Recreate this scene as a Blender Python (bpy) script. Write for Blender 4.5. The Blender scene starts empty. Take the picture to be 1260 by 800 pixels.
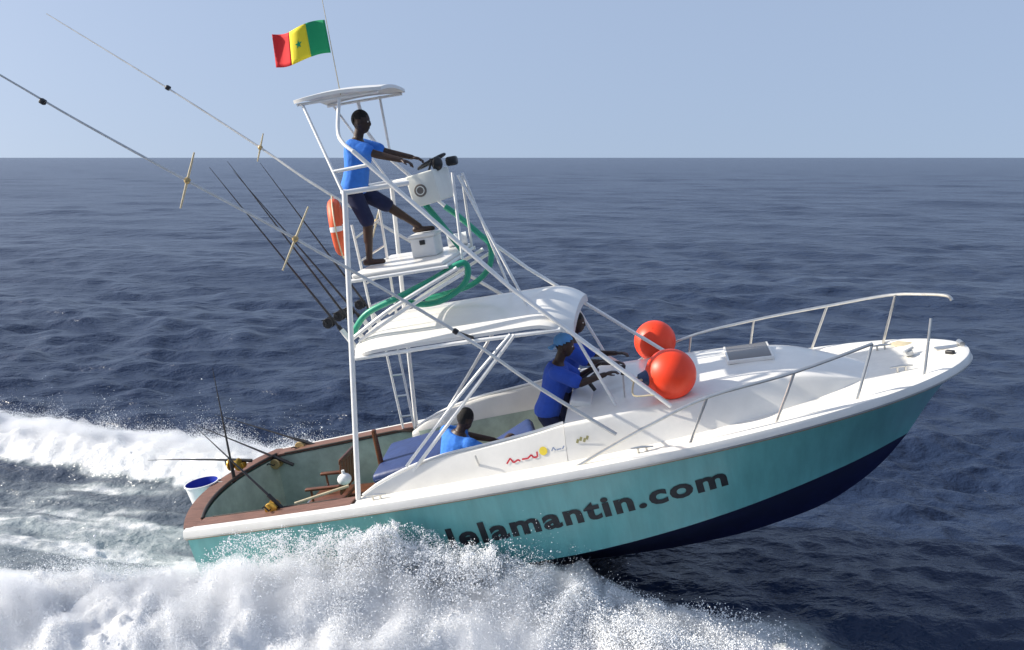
import bpy, bmesh, math, random
import numpy as np
from mathutils import Vector, Matrix, Euler
random.seed(7); np.random.seed(7)
scn = bpy.context.scene
col = scn.collection
R = math.radians

# ------------------------------------------------------------------ camera
CAM_H = 4.62
cam = bpy.data.cameras.new('camera'); camo = bpy.data.objects.new('camera', cam); col.objects.link(camo)
cam.sensor_width = 36.0; cam.lens = 1152.42 / 1260.0 * 36.0
cam.clip_start = 0.1; cam.clip_end = 60000
camo.location = (0, 0, CAM_H); camo.rotation_euler = (R(90 - 10.135), 0, 0)
scn.camera = camo
# ------------------------------------------------------------------ sky, sun, exposure
SUN_EL = R(27.5); sun_h = Vector((-0.992, 0.125, 0)).normalized()
w = bpy.data.worlds.new('World'); scn.world = w; w.use_nodes = True
nt = w.node_tree
sky = nt.nodes.new('ShaderNodeTexSky'); sky.sky_type = 'NISHITA'; sky.sun_disc = False
sky.sun_elevation = SUN_EL; sky.sun_rotation = math.pi / 2 - math.atan2(sun_h.y, sun_h.x)
sky.altitude = 0; sky.air_density = 0.95; sky.dust_density = 3.6; sky.ozone_density = 2.2
# hazy sea air: look a few degrees above the true horizon everywhere, so no yellow band meets the water
wtc = nt.nodes.new('ShaderNodeTexCoord'); wmp = nt.nodes.new('ShaderNodeMapping'); wmp.inputs['Scale'].default_value = (1, 1, 0.85); wmp.inputs['Location'].default_value = (0, 0, 0.15)
nt.links.new(wtc.outputs['Generated'], wmp.inputs[0]); nt.links.new(wmp.outputs[0], sky.inputs[0])
hz = nt.nodes.new('ShaderNodeMix'); hz.data_type = 'RGBA'; hz.inputs['Factor'].default_value = 0.66; hz.inputs[7].default_value = (2.0, 2.45, 3.35, 1)   # even marine haze over the whole sky
nt.links.new(sky.outputs[0], hz.inputs[6]); nt.links.new(hz.outputs[2], nt.nodes['Background'].inputs[0]); nt.nodes['Background'].inputs[1].default_value = 0.15
sl = bpy.data.lights.new('sun', 'SUN'); sl.energy = 4.7; sl.angle = R(0.55); sl.color = (1.0, 0.93, 0.82)
so = bpy.data.objects.new('sun', sl); col.objects.link(so); so.location = (-30, -10, 30)
sun_v = Vector((sun_h.x * math.cos(SUN_EL), sun_h.y * math.cos(SUN_EL), math.sin(SUN_EL)))
so.rotation_euler = sun_v.to_track_quat('Z', 'Y').to_euler()
scn.view_settings.view_transform = 'Standard'; scn.view_settings.look = 'None'
scn.view_settings.exposure = 0.50; scn.view_settings.gamma = 1.0; scn.view_settings.use_curve_mapping = False

# ------------------------------------------------------------------ materials
def mat(name, c, rough=0.5, metal=0.0, var=0.0, scale=6.0, bump=0.0, bscale=40.0, coat=0.0, c2=None, stretch=None, sss=0.0, spec=0.5):
    m = bpy.data.materials.new(name); m.use_nodes = True
    n = m.node_tree.nodes; l = m.node_tree.links; b = n['Principled BSDF']
    b.inputs['Base Color'].default_value = (*c, 1); b.inputs['Roughness'].default_value = rough
    b.inputs['Metallic'].default_value = metal; b.inputs['Coat Weight'].default_value = coat
    b.inputs['Specular IOR Level'].default_value = spec
    if sss:
        b.inputs['Subsurface Weight'].default_value = sss; b.inputs['Subsurface Radius'].default_value = (0.03, 0.03, 0.03)
    tc = n.new('ShaderNodeTexCoord'); src = tc.outputs['Object']
    if stretch:
        mp = n.new('ShaderNodeMapping'); mp.inputs['Scale'].default_value = stretch; l.new(src, mp.inputs[0]); src = mp.outputs[0]
    if var or c2:
        t = n.new('ShaderNodeTexNoise'); t.inputs['Scale'].default_value = scale; t.inputs['Detail'].default_value = 6; t.inputs['Roughness'].default_value = 0.65
        l.new(src, t.inputs['Vector'])
        r = n.new('ShaderNodeValToRGB'); r.color_ramp.elements[0].position = 0.3; r.color_ramp.elements[1].position = 0.7
        lo = c2 if c2 else tuple(max(0, v * (1 - var)) for v in c); hi = c if c2 else tuple(min(1, v * (1 + var * 0.6)) for v in c)
        r.color_ramp.elements[0].color = (*lo, 1); r.color_ramp.elements[1].color = (*hi, 1)
        l.new(t.outputs[0], r.inputs[0]); l.new(r.outputs[0], b.inputs['Base Color'])
    if bump:
        t2 = n.new('ShaderNodeTexNoise'); t2.inputs['Scale'].default_value = bscale; t2.inputs['Detail'].default_value = 5; l.new(src, t2.inputs['Vector'])
        bp = n.new('ShaderNodeBump'); bp.inputs['Strength'].default_value = bump; bp.inputs['Distance'].default_value = 0.02
        l.new(t2.outputs[0], bp.inputs['Height']); l.new(bp.outputs[0], b.inputs['Normal'])
    return m
M = dict(
    gel=mat('white_gelcoat', (0.80, 0.78, 0.73), 0.32, var=0.10, scale=2.2, coat=0.2),
    deckw=mat('white_deck_paint', (0.80, 0.775, 0.71), 0.6, var=0.10, scale=5, bump=0.15, bscale=160),
    tube=mat('white_powder_coat', (0.80, 0.80, 0.78), 0.35, var=0.08, scale=9),
    steel=mat('stainless_steel', (0.62, 0.61, 0.58), 0.28, 0.9, var=0.1, scale=20),
    hull=mat('turquoise_hull_paint', (0.145, 0.43, 0.42), 0.28, var=0.16, scale=2.2, coat=0.3, stretch=(4, 1, 0.7)),
    navy=mat('navy_bottom_paint', (0.006, 0.010, 0.055), 0.5, var=0.35, scale=4),
    ink=mat('black_lettering', (0.012, 0.016, 0.022), 0.45),
    teak=mat('teak', (0.24, 0.12, 0.085), 0.6, c2=(0.085, 0.040, 0.028), scale=7, stretch=(0.6, 7, 7), bump=0.2, bscale=30),
    trim=mat('dark_rubber_trim', (0.035, 0.025, 0.02), 0.6),
    stripe=mat('bronze_edge_stripe', (0.34, 0.25, 0.15), 0.5),
    liner=mat('sage_cockpit_liner', (0.40, 0.49, 0.42), 0.55, var=0.25, scale=5),
    floor=mat('aqua_cockpit_floor', (0.22, 0.42, 0.36), 0.6, var=0.2, scale=5),
    cush=mat('navy_vinyl', (0.022, 0.045, 0.15), 0.5, var=0.2, scale=6, bump=0.2, bscale=14),
    glass=mat('tinted_acrylic', (0.13, 0.12, 0.115), 0.25),
    orange=mat('orange_vinyl', (0.88, 0.05, 0.008), 0.45, var=0.08, scale=4),
    redor=mat('life_ring_orange', (0.72, 0.105, 0.03), 0.55, var=0.15, scale=9),
    bluerub=mat('blue_rubber', (0.02, 0.045, 0.11), 0.5),
    hose=mat('green_hose_pvc', (0.020, 0.31, 0.19), 0.4, var=0.15, scale=12),
    skin=mat('dark_brown_skin', (0.045, 0.022, 0.014), 0.5, var=0.2, scale=14, sss=0.1),
    hair=mat('black_hair', (0.008, 0.007, 0.007), 0.8, bump=0.6, bscale=150),
    shirt=mat('azure_cotton', (0.035, 0.19, 0.66), 0.85, var=0.15, scale=9, bump=0.5, bscale=18),
    shirt2=mat('royal_cotton', (0.025, 0.085, 0.48), 0.85, var=0.15, scale=9, bump=0.5, bscale=18),
    shorts=mat('navy_cotton', (0.010, 0.016, 0.06), 0.85, var=0.2, scale=9, bump=0.5, bscale=18),
    cap=mat('pale_blue_cotton', (0.10, 0.30, 0.62), 0.85, var=0.15, scale=15),
    eye=mat('eye_white', (0.6, 0.57, 0.52), 0.3),
    black=mat('black_plastic', (0.015, 0.015, 0.017), 0.45),
    graph=mat('graphite_blank', (0.03, 0.028, 0.03), 0.4),
    gold=mat('gold_anodised', (0.62, 0.38, 0.07), 0.3, 0.75, var=0.15, scale=30),
    brass=mat('aged_brass', (0.50, 0.36, 0.16), 0.45, 0.5, var=0.2, scale=25),
    bamboo=mat('yellowed_fibreglass', (0.58, 0.50, 0.33), 0.5, var=0.2, scale=10),
    alu=mat('dull_aluminium', (0.60, 0.60, 0.58), 0.45, 0.25, var=0.2, scale=8),
    wood=mat('varnished_wood', (0.17, 0.06, 0.025), 0.35, c2=(0.08, 0.028, 0.012), scale=12, stretch=(1, 1, 6)),
    fgreen=mat('flag_green', (0.01, 0.33, 0.13), 0.85), fyel=mat('flag_yellow', (0.85, 0.70, 0.03), 0.85), fred=mat('flag_red', (0.70, 0.025, 0.03), 0.85),
    bwhite=mat('white_plastic', (0.78, 0.79, 0.80), 0.4, var=0.06, scale=8), bblue=mat('blue_plastic', (0.012, 0.035, 0.36), 0.45),
    net=mat('dark_green_net', (0.02, 0.09, 0.07), 0.9, var=0.5, scale=30, bump=1.0, bscale=60),
    dred=mat('red_print', (0.55, 0.03, 0.05), 0.5), dyel=mat('yellow_print', (0.80, 0.62, 0.06), 0.5), dblu=mat('slate_print', (0.22, 0.28, 0.42), 0.5), doli=mat('olive_print', (0.36, 0.34, 0.16), 0.5),
    cream=mat('cream_panel', (0.74, 0.74, 0.66), 0.5, var=0.06), emb=mat('emblem_print', (0.16, 0.14, 0.12), 0.6),
    ob=mat('seat_white', (0.74, 0.74, 0.72), 0.5, var=0.08),
)

# ------------------------------------------------------------------ mesh helpers
class MB:
    def __init__(s): s.v = []; s.f = []
    def add(s, V, F):
        o = len(s.v); s.v += [tuple(map(float, p)) for p in V]; s.f += [tuple(i + o for i in f) for f in F]; return s
    def grid(s, P, closeu=False, closev=False):
        P = np.asarray(P, float); a, b = P.shape[:2]
        F = []
        for i in range(a if closeu else a - 1):
            for j in range(b if closev else b - 1):
                i2 = (i + 1) % a; j2 = (j + 1) % b
                F.append((i * b + j, i2 * b + j, i2 * b + j2, i * b + j2))
        return s.add(P.reshape(-1, 3), F)
    def tube(s, pts, r, n=10, smooth=0, cap=True, flat=None):
        pts = [Vector(p) for p in pts]; rr = list(r) if hasattr(r, '__len__') else [r] * len(pts)
        if smooth and len(pts) > 2:
            q = []; qr = []
            for i in range(len(pts) - 1):
                p0 = pts[max(i - 1, 0)]; p1 = pts[i]; p2 = pts[i + 1]; p3 = pts[min(i + 2, len(pts) - 1)]
                for k in range(smooth):
                    t = k / smooth
                    q.append(0.5 * ((2 * p1) + (p2 - p0) * t + (2 * p0 - 5 * p1 + 4 * p2 - p3) * t * t + (3 * p1 - p0 - 3 * p2 + p3) * t ** 3))
                    qr.append(rr[i] * (1 - t) + rr[i + 1] * t)
            q.append(pts[-1]); qr.append(rr[-1]); pts, rr = q, qr
        rings = []; up = None
        for i, p in enumerate(pts):
            d = (pts[min(i + 1, len(pts) - 1)] - pts[max(i - 1, 0)]).normalized()
            if up is None:
                up = Vector((0, 0, 1)) if abs(d.z) < 0.9 else Vector((1, 0, 0))
            up = (up - d * up.dot(d)).normalized(); sd = d.cross(up)
            rings.append([p + (up * math.cos(2 * math.pi * k / n) + sd * math.sin(2 * math.pi * k / n) * (flat or 1)) * rr[i] for k in range(n)])
        o = len(s.v); s.grid([[tuple(c) for c in rg] for rg in rings], closev=True)
        if cap:
            s.f.append(tuple(o + k for k in range(n))[::-1]); e = len(s.v) - n; s.f.append(tuple(e + k for k in range(n)))
        return s
    def box(s, c, d, rot=None, bev=0.0):
        bm = bmesh.new(); bmesh.ops.create_cube(bm, size=1)
        for v in bm.verts: v.co = Vector((v.co.x * d[0], v.co.y * d[1], v.co.z * d[2]))
        if bev: bmesh.ops.bevel(bm, geom=bm.edges[:], offset=bev, segments=3, profile=0.5, affect='EDGES')
        mt = Matrix.Translation(c) @ (rot if rot is not None else Matrix()).to_4x4()
        bm.verts.index_update()
        s.add([mt @ v.co for v in bm.verts], [[v.index for v in f.verts] for f in bm.faces]); bm.free(); return s
    def ell(s, c, r, rot=None, n=14, m=9):
        c = Vector(c); rot = rot or Matrix.Identity(3); V = [c + rot @ Vector((0, 0, r[2]))]
        for i in range(1, m):
            a = math.pi * i / m
            for k in range(n):
                b = 2 * math.pi * k / n
                V.append(c + rot @ Vector((r[0] * math.sin(a) * math.cos(b), r[1] * math.sin(a) * math.sin(b), r[2] * math.cos(a))))
        V.append(c - rot @ Vector((0, 0, r[2]))); F = []
        for k in range(n): F.append((0, 1 + k, 1 + (k + 1) % n)); F.append((len(V) - 1, 1 + (m - 2) * n + (k + 1) % n, 1 + (m - 2) * n + k))
        for i in range(m - 2):
            for k in range(n): a = 1 + i * n + k; b = 1 + i * n + (k + 1) % n; F.append((a, a + n, b + n, b))
        return s.add(V, F)
    def lathe(s, prof, c=(0, 0, 0), rot=None, n=32, closed=False):
        rot = rot or Matrix.Identity(3); c = Vector(c)
        G = [[tuple(c + rot @ Vector((r * math.cos(2 * math.pi * k / n), r * math.sin(2 * math.pi * k / n), z))) for k in range(n)] for r, z in prof]
        return s.grid(G, closev=True, closeu=closed)
    def build(s, name, m, parent=None, angle=40, org=None, thick=0, kind=None):
        me = bpy.data.meshes.new(name); vs = s.v
        if org is not None: vs = [(v[0] - org[0], v[1] - org[1], v[2] - org[2]) for v in vs]
        me.from_pydata(vs, [], s.f); me.update()
        bm = bmesh.new(); bm.from_mesh(me); bmesh.ops.recalc_face_normals(bm, faces=bm.faces[:]); bm.to_mesh(me); bm.free()
        me.materials.append(m); me.shade_smooth(); me.set_sharp_from_angle(angle=R(angle))
        o = bpy.data.objects.new(name, me); col.objects.link(o)
        if thick:
            md = o.modifiers.new('thickness', 'SOLIDIFY'); md.thickness = thick; md.offset = 0
        if parent is not None: o.parent = parent
        if kind: o['kind'] = kind
        return o
def tag(o, label=None, cat=None, group=None, kind=None):
    if label: o['label'] = label
    if cat: o['category'] = cat
    if group: o['group'] = group
    if kind: o['kind'] = kind
    return o
# the boat's own frame: x forward from the transom, y to port, z up
B = Matrix(((0.9749, 0.1528, -0.1622, -3.1614), (-0.1569, 0.9875, -0.0130, 10.7582), (0.1582, 0.0381, 0.9867, -0.1486), (0, 0, 0, 1)))
def root(name, p, label, cat, group=None):
    o = bpy.data.objects.new(name, None); col.objects.link(o); o.empty_display_size = 0.1
    o.matrix_world = B @ Matrix.Translation(p)
    return tag(o, label, cat, group)
def single(mb, name, m, p, label, cat, group=None, **k):
    o = mb.build(name, m, None, org=p, **k); o.matrix_world = B @ Matrix.Translation(p)
    return tag(o, label, cat, group)
def sm(a, b, x): t = np.clip((np.asarray(x, float) - a) / (b - a), 0, 1); return t * t * (3 - 2 * t)

# ------------------------------------------------------------------ numpy noise
def vnoise(x, y, seed=0):
    xi = np.floor(x).astype(np.int64); yi = np.floor(y).astype(np.int64); xf = x - xi; yf = y - yi
    def h(a, b):
        n = (a * 374761393 + b * 668265263 + seed * 1442695041) & 0x7fffffff
        n = ((n ^ (n >> 13)) * 1274126177) & 0x7fffffff
        return ((n ^ (n >> 16)) & 0xffff) / 65535.0
    u = xf * xf * (3 - 2 * xf); v = yf * yf * (3 - 2 * yf)
    return (h(xi, yi) * (1 - u) + h(xi + 1, yi) * u) * (1 - v) + (h(xi, yi + 1) * (1 - u) + h(xi + 1, yi + 1) * u) * v
def fbm(x, y, o=4, seed=0, g=0.5):
    a = 1.0; t = 0; s = 0
    for i in range(o):
        s = s + a * vnoise(x, y, seed + i * 17); t += a; a *= g; x = x * 2.03 + 11.3; y = y * 2.03 - 7.1
    return s / t

# ------------------------------------------------------------------ sea
FW = np.array([0.98729, -0.15893]); PW = np.array([0.15893, 0.98729]); OW = np.array([-3.1614, 10.7582])
rng = np.random.RandomState(3)
WV = []
for i in range(110):
    lam = 0.30 * (5 / 0.30) ** rng.rand(); th = R(-97) + rng.randn() * R(38)
    amp = 0.0085 * min(lam, 0.9) ** 0.8 * max(1, lam / 1.1) ** -0.15 * (0.5 + rng.rand())
    k = 2 * math.pi / lam; WV.append((k * math.cos(th), k * math.sin(th), amp, rng.rand() * 6.283, lam))
for i in range(30):
    lam = 3.5 * (16 / 3.5) ** rng.rand(); th = R(-97) + rng.randn() * R(30); k = 2 * math.pi / lam
    WV.append((k * math.cos(th), k * math.sin(th), 0.0030 * lam ** 0.75 * (0.5 + rng.rand()), rng.rand() * 6.283, lam))
WV.append((2 * math.pi / 26 * 0.3, 2 * math.pi / 26 * -0.95, 0.05, 1.0, 26)); WV.append((2 * math.pi / 17 * -0.35, 2 * math.pi / 17 * -0.93, 0.045, 2.0, 17))
def wake(x, y):
    """height and foam of the wake and bow wave, in world coordinates"""
    dx = x - OW[0]; dy = y - OW[1]; u = dx * FW[0] + dy * FW[1]; v = dx * PW[0] + dy * PW[1]
    n1 = fbm(x * 0.9, y * 0.9, 4, 5); n2 = fbm(x * 3.1, y * 3.1, 4, 9); n3 = fbm(x * 8, y * 8, 3, 14, 0.65)
    inside = sm(-0.25, 0.1, u) * (1 - sm(3.6, 4.6, u)) * (1 - sm(0.95, 1.25, np.abs(v)))
    h = -0.55 * inside
    # hollow behind the transom, closing astern
    hol = (1 - sm(-0.3, 0.3, u)) * np.exp(-(v / 1.25) ** 4) * np.exp(np.minimum(u, 0) / 5.0)
    h -= 0.36 * hol
    f = np.zeros_like(h)
    aft = np.maximum(4.2 - u, 0)
    for sg in (-1, 1):
        vv = v * sg
        c = 1.30 + 0.17 * aft + (0.25 if sg < 0 else 0.10) * (n1 - 0.5)
        grow = sm(5.3, 3.3, u) * np.exp(np.minimum(u, 0) / 16.0)
        d = vv - c
        ridge = np.where(d < 0, np.exp(-(d / 0.42) ** 2), np.exp(-(d / (1.05 if sg < 0 else 0.8)) ** 2))
        amp = (0.46 + 0.07 * np.exp(-((u - 2.6) / 0.8) ** 2) if sg < 0 else 0.56)
        h += amp * grow * ridge * ((0.72 + 0.55 * n2) if sg < 0 else (0.78 + 0.16 * n2))
        reach = (2.6 if sg < 0 else 1.35) + 0.6 * (n1 - 0.5) + 0.5 * (n2 - 0.5)
        ff = sm(-0.75, -0.3, d + 0.3 * (n2 - 0.5)) * (1 - sm(reach - 0.5, reach + 0.25, d)) * sm(5.6, 4.5, u + 0.8 * (n2 - 0.5))
        f = np.maximum(f, ff)
    # spray falling ahead of the starboard bow wave
    fr = sm(7.2, 5.3, u + 1.2 * (n2 - 0.5)) * sm(-0.75, -1.5, v + 0.5 * (n1 - 0.5)) * sm(-6.5, -4.5, v) * sm(3.5, 4.2, u)
    f = np.maximum(f, 0.75 * fr); h += 0.07 * fr * n2
    # streaky half-mixed water between the two ridges
    mid = (1 - sm(-0.35, 0.1, u)) * (1 - sm(1.6, 2.6, np.abs(v))) * np.exp(np.minimum(u, 0) / 30.0)
    st = fbm(u * 0.45, v * 2.2, 4, 31)
    near = sm(-0.55, -1.2, v + 0.4 * (n1 - 0.5))
    f = np.maximum(f, mid * 0.85 * np.clip(fbm(u * 0.35, v * 3.0, 4, 93) - 0.42, 0, 1) * 2.2)
    f = np.maximum(f, mid * 0.72 * near * (0.45 + 1.15 * st))
    global AER
    AER = np.clip(mid * (0.05 + 1.05 * fbm(u * 0.30, v * 1.6, 4, 61)) * (1 - 0.5 * sm(0.3, 1.1, v)) + 0.8 * sm(.05, .5, f), 0, 1) * (1 - inside)
    h += mid * 0.16 * (fbm(u * 0.5, v * 1.6, 4, 40) - 0.5)
    h += f * (0.17 * (n2 - 0.5) * (0.45 + 0.55 * sm(1.2, 0.2, v)) + 0.12 * (n3 - 0.5)) * (1 - inside)
    return h, np.clip(f * (1 - inside * 0.7), 0, 1)
def sea_h(x, y, sp=0.05):
    h = np.zeros_like(x); att = 1 - 0.75 * np.exp(-(((x + 3.5) / 9) ** 2 + ((y - 10.5) / 3.2) ** 2))
    for kx, ky, a, ph, lam in WV:
        p = kx * x + ky * y + ph
        h += a * np.clip((lam / np.maximum(sp, 1e-3) - 2.5) / 3.0, 0, 1) * (np.sin(p) - 0.28 * np.cos(2 * p))
    far = 0.5 + fbm(x * 0.05, y * 0.05, 3, 77)
    h = h * att * far
    a, f = wake(x, y); return h + a, f
ang = np.concatenate([np.linspace(-180, -44, 50)[:-1], np.linspace(-44, 44, 640), np.linspace(44, 180, 50)[1:-1]])
rr_ = [0.4, 1, 2, 3, 4, 5, 6, 6.8]
while rr_[-1] < 17: rr_.append(rr_[-1] + 0.042)
while rr_[-1] < 30000: rr_.append(rr_[-1] * 1.0085 if rr_[-1] < 900 else rr_[-1] * 1.03)
rr_ = np.array(rr_); aa = np.radians(ang)
gx = np.outer(rr_, np.sin(aa)); gy = np.outer(rr_, np.cos(aa)); sp = np.maximum(np.gradient(rr_)[:, None], rr_[:, None] * np.radians(0.14)) + 0 * gx
hh, ff = sea_h(gx, gy, sp); aer = AER.copy()
nr, na = gx.shape
co = np.stack([gx, gy, hh], -1).reshape(-1, 3)
idx = np.arange(nr * na).reshape(nr, na); i2 = np.roll(idx, -1, 1)
quads = np.stack([idx[:-1], i2[:-1], i2[1:], idx[1:]], -1).reshape(-1, 4)[:, ::-1]
def fast_mesh(name, co, quads):
    me = bpy.data.meshes.new(name); me.vertices.add(len(co)); me.vertices.foreach_set('co', co.astype(np.float32).ravel())
    me.loops.add(quads.size); me.loops.foreach_set('vertex_index', quads.astype(np.int32).ravel())
    me.polygons.add(len(quads)); me.polygons.foreach_set('loop_start', np.arange(0, quads.size, 4, dtype=np.int32))
    me.update(calc_edges=True); me.validate(); me.shade_smooth(); return me
me = fast_mesh('sea', co, quads)
at = me.attributes.new('foam', 'FLOAT', 'POINT'); at.data.foreach_set('value', ff.astype(np.float32).ravel())
at = me.attributes.new('aerated', 'FLOAT', 'POINT'); at.data.foreach_set('value', aer.astype(np.float32).ravel())
m = bpy.data.materials.new('sea_water'); m.use_nodes = True; n = m.node_tree.nodes; l = m.node_tree.links; b = n['Principled BSDF']
b.inputs['Base Color'].default_value = (0.016, 0.028, 0.062, 1); b.inputs['Roughness'].default_value = 0.26; b.inputs['IOR'].default_value = 1.33
tc = n.new('ShaderNodeTexCoord')
ab = n.new('ShaderNodeAttribute'); ab.attribute_name = 'aerated'; am = n.new('ShaderNodeMix'); am.data_type = 'RGBA'; am.inputs[6].default_value = (0.016, 0.028, 0.062, 1); am.inputs[7].default_value = (0.30, 0.34, 0.35, 1); l.new(ab.outputs['Fac'], am.inputs['Factor']); l.new(am.outputs[2], b.inputs['Base Color'])
def nz(scale, detail, vec=None, rough=0.6):
    t = n.new('ShaderNodeTexNoise'); t.inputs['Scale'].default_value = scale; t.inputs['Detail'].default_value = detail; t.inputs['Roughness'].default_value = rough
    l.new(vec or tc.outputs['Object'], t.inputs['Vector']); return t.outputs[0]
mp = n.new('ShaderNodeMapping'); mp.inputs['Scale'].default_value = (0.85, 1.3, 1.0); l.new(tc.outputs['Object'], mp.inputs[0])
b1 = n.new('ShaderNodeBump'); b1.inputs['Strength'].default_value = 0.9; b1.inputs['Distance'].default_value = 0.22; l.new(nz(1.3, 5, mp.outputs[0]), b1.inputs['Height'])
b0_ = n.new('ShaderNodeBump'); b0_.inputs['Strength'].default_value = 0.4; b0_.inputs['Distance'].default_value = 0.9; l.new(nz(0.28, 4, mp.outputs[0]), b0_.inputs['Height']); l.new(b0_.outputs[0], b1.inputs['Normal'])
b2 = n.new('ShaderNodeBump'); b2.inputs['Strength'].default_value = 0.5; b2.inputs['Distance'].default_value = 0.05; l.new(nz(6, 4, mp.outputs[0]), b2.inputs['Height']); l.new(b1.outputs[0], b2.inputs['Normal'])
l.new(b2.outputs[0], b.inputs['Normal'])
fo = n.new('ShaderNodeBsdfPrincipled'); fo.inputs['Roughness'].default_value = 0.85
cr = n.new('ShaderNodeValToRGB'); cr.color_ramp.elements[0].color = (0.86, 0.88, 0.90, 1); cr.color_ramp.elements[1].color = (0.95, 0.95, 0.95, 1)
cr.color_ramp.elements[0].position = 0.3; cr.color_ramp.elements[1].position = 0.6; l.new(nz(5, 8, None, 0.7), cr.inputs[0]); l.new(cr.outputs[0], fo.inputs['Base Color'])
b3 = n.new('ShaderNodeBump'); b3.inputs['Strength'].default_value = 0.85; b3.inputs['Distance'].default_value = 0.06; l.new(nz(14, 8, None, 0.75), b3.inputs['Height']); l.new(b3.outputs[0], fo.inputs['Normal'])
fa = n.new('ShaderNodeAttribute'); fa.attribute_name = 'foam'
def mth(op, a, bb):
    t = n.new('ShaderNodeMath'); t.operation = op
    for i, q in enumerate((a, bb)):
        if isinstance(q, (int, float)): t.inputs[i].default_value = q
        else: l.new(q, t.inputs[i])
    return t.outputs[0]
detail = mth('MULTIPLY', mth('SUBTRACT', nz(3.2, 10, None, 0.72), 0.5), 2.4)
fac = n.new('ShaderNodeMapRange'); fac.interpolation_type = 'SMOOTHSTEP'; fac.inputs['From Min'].default_value = 0.22; fac.inputs['From Max'].default_value = 0.75
l.new(mth('ADD', mth('MULTIPLY', fa.outputs['Fac'], 1.0), mth('MULTIPLY', detail, mth('MINIMUM', mth('MULTIPLY', fa.outputs['Fac'], 2.0), 0.55))), fac.inputs['Value'])
mx = n.new('ShaderNodeMixShader'); l.new(fac.outputs[0], mx.inputs[0]); l.new(b.outputs[0], mx.inputs[1]); l.new(fo.outputs[0], mx.inputs[2]); l.new(mx.outputs[0], n['Material Output'].inputs['Surface'])
me.materials.append(m)
sea = bpy.data.objects.new('sea', me); col.objects.link(sea); sea['kind'] = 'structure'

# ------------------------------------------------------------------ boat: shape curves
LOA = 8.264; B0 = 1.283; BM = 1.478
def hb(x):
    t = np.clip(np.asarray(x, float) / LOA, 0, 1)
    return np.where(t < .45, B0 + (BM - B0) * np.sin(np.pi / 2 * np.minimum(t / .45, 1)), BM * np.sqrt(np.clip(1 - (np.maximum(t - .45, 0) / .55) ** 2.6, 0, None)))
def zs(x): t = np.asarray(x, float) / LOA; return 0.872 + 0.676 * (0.75 * t + 0.25 * t * t)
def crom(xs, ys):
    d = np.gradient(np.asarray(ys, float), np.asarray(xs, float))
    def g(x):
        x = np.clip(np.asarray(x, float), xs[0], xs[-1]); i = np.clip(np.searchsorted(xs, x, 'right') - 1, 0, len(xs) - 2)
        X = np.asarray(xs, float); Yv = np.asarray(ys, float); hd = X[i + 1] - X[i]; t = (x - X[i]) / hd
        return (2 * t**3 - 3 * t * t + 1) * Yv[i] + (t**3 - 2 * t * t + t) * hd * d[i] + (-2 * t**3 + 3 * t * t) * Yv[i + 1] + (t**3 - t * t) * hd * d[i + 1]
    return g
XC = 7.65
zc = crom([0, 2, 4.6, 5.72, 6.57, XC], [0.03, 0.10, 0.27, 0.41, 0.53, 0.70])
yc_ = crom([0, 3, 4.6, 5.72, 6.57, 7.2, XC], [1.14, 1.27, 1.19, 0.95, 0.62, 0.30, 0.0])
zk = crom([0, 2.5, 4.5, 5.25, 6.16, 6.96, 7.45, XC], [-0.42, -0.42, -0.41, -0.35, -0.19, 0.11, 0.48, 0.70])
def bulge(s, y, yb): return -0.34 * (1 - np.clip(np.abs(y) / yb, 0, 1) ** 2) * np.clip(1 - s / 0.10, 0, 1)
def side(s, t):
    xc = XC * s; xs_ = LOA * s; p = 1 + 0.55 * s ** 2
    y = yc_(xc) + (hb(xs_) - yc_(xc)) * t ** p
    z = zc(xc) + (zs(xs_) - zc(xc)) * t
    return xc + (xs_ - xc) * t, y, z
def hull_y(x, z):
    t = 0.5; s = x / 8
    for i in range(40):
        s = x / (XC + (LOA - XC) * t); t = 0.5 * t + 0.5 * (z - zc(XC * s)) / (zs(LOA * s) - zc(XC * s))
    return float(side(s, max(0, min(1, t)))[1])
S = np.sin(np.linspace(0, 1, 90) * np.pi / 2) ** 1.0; S = np.unique(np.concatenate([S, np.linspace(0, .8, 40), 1 - np.geomspace(1e-4, .05, 14)])); S[-1] = 1
boat = root('sport_fishing_boat', (0, 0, 0), 'turquoise and white sport fishing boat with a tall white tower, bow lifted over its wake', 'boat')
hull = MB()
for sg in (-1, 1):
    T = np.linspace(0, 1, 12); G = []
    for s in S:
        x, y, z = side(s, T); G.append(np.stack([x, sg * y, z], -1))
    hull.grid(G)
tr = []
for z_ in np.linspace(0, 1, 9):
    yy = np.linspace(-1, 1, 25); yb = 1.14 + (B0 - 1.14) * z_; zz = 0.03 + (0.872 - 0.03) * z_
    tr.append(np.stack([bulge(0, yy, 1), yy * yb, np.full(25, zz)], -1))
hull.grid(tr)
HULL = hull.build('hull', M['hull'], boat)
bot = MB()
for sg in (-1, 1):
    G = []
    for s in S:
        t = np.linspace(0, 1, 9); x = XC * s; y = yc_(x) * t; z = zk(x) + (zc(x) - zk(x)) * (t ** (1 - 0.25 * s)); G.append(np.stack([x + bulge(s, y, max(yc_(x), .01)), sg * y, z], -1))
    bot.grid(G)
bot.build('bottom_paint', M['navy'], HULL)
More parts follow.
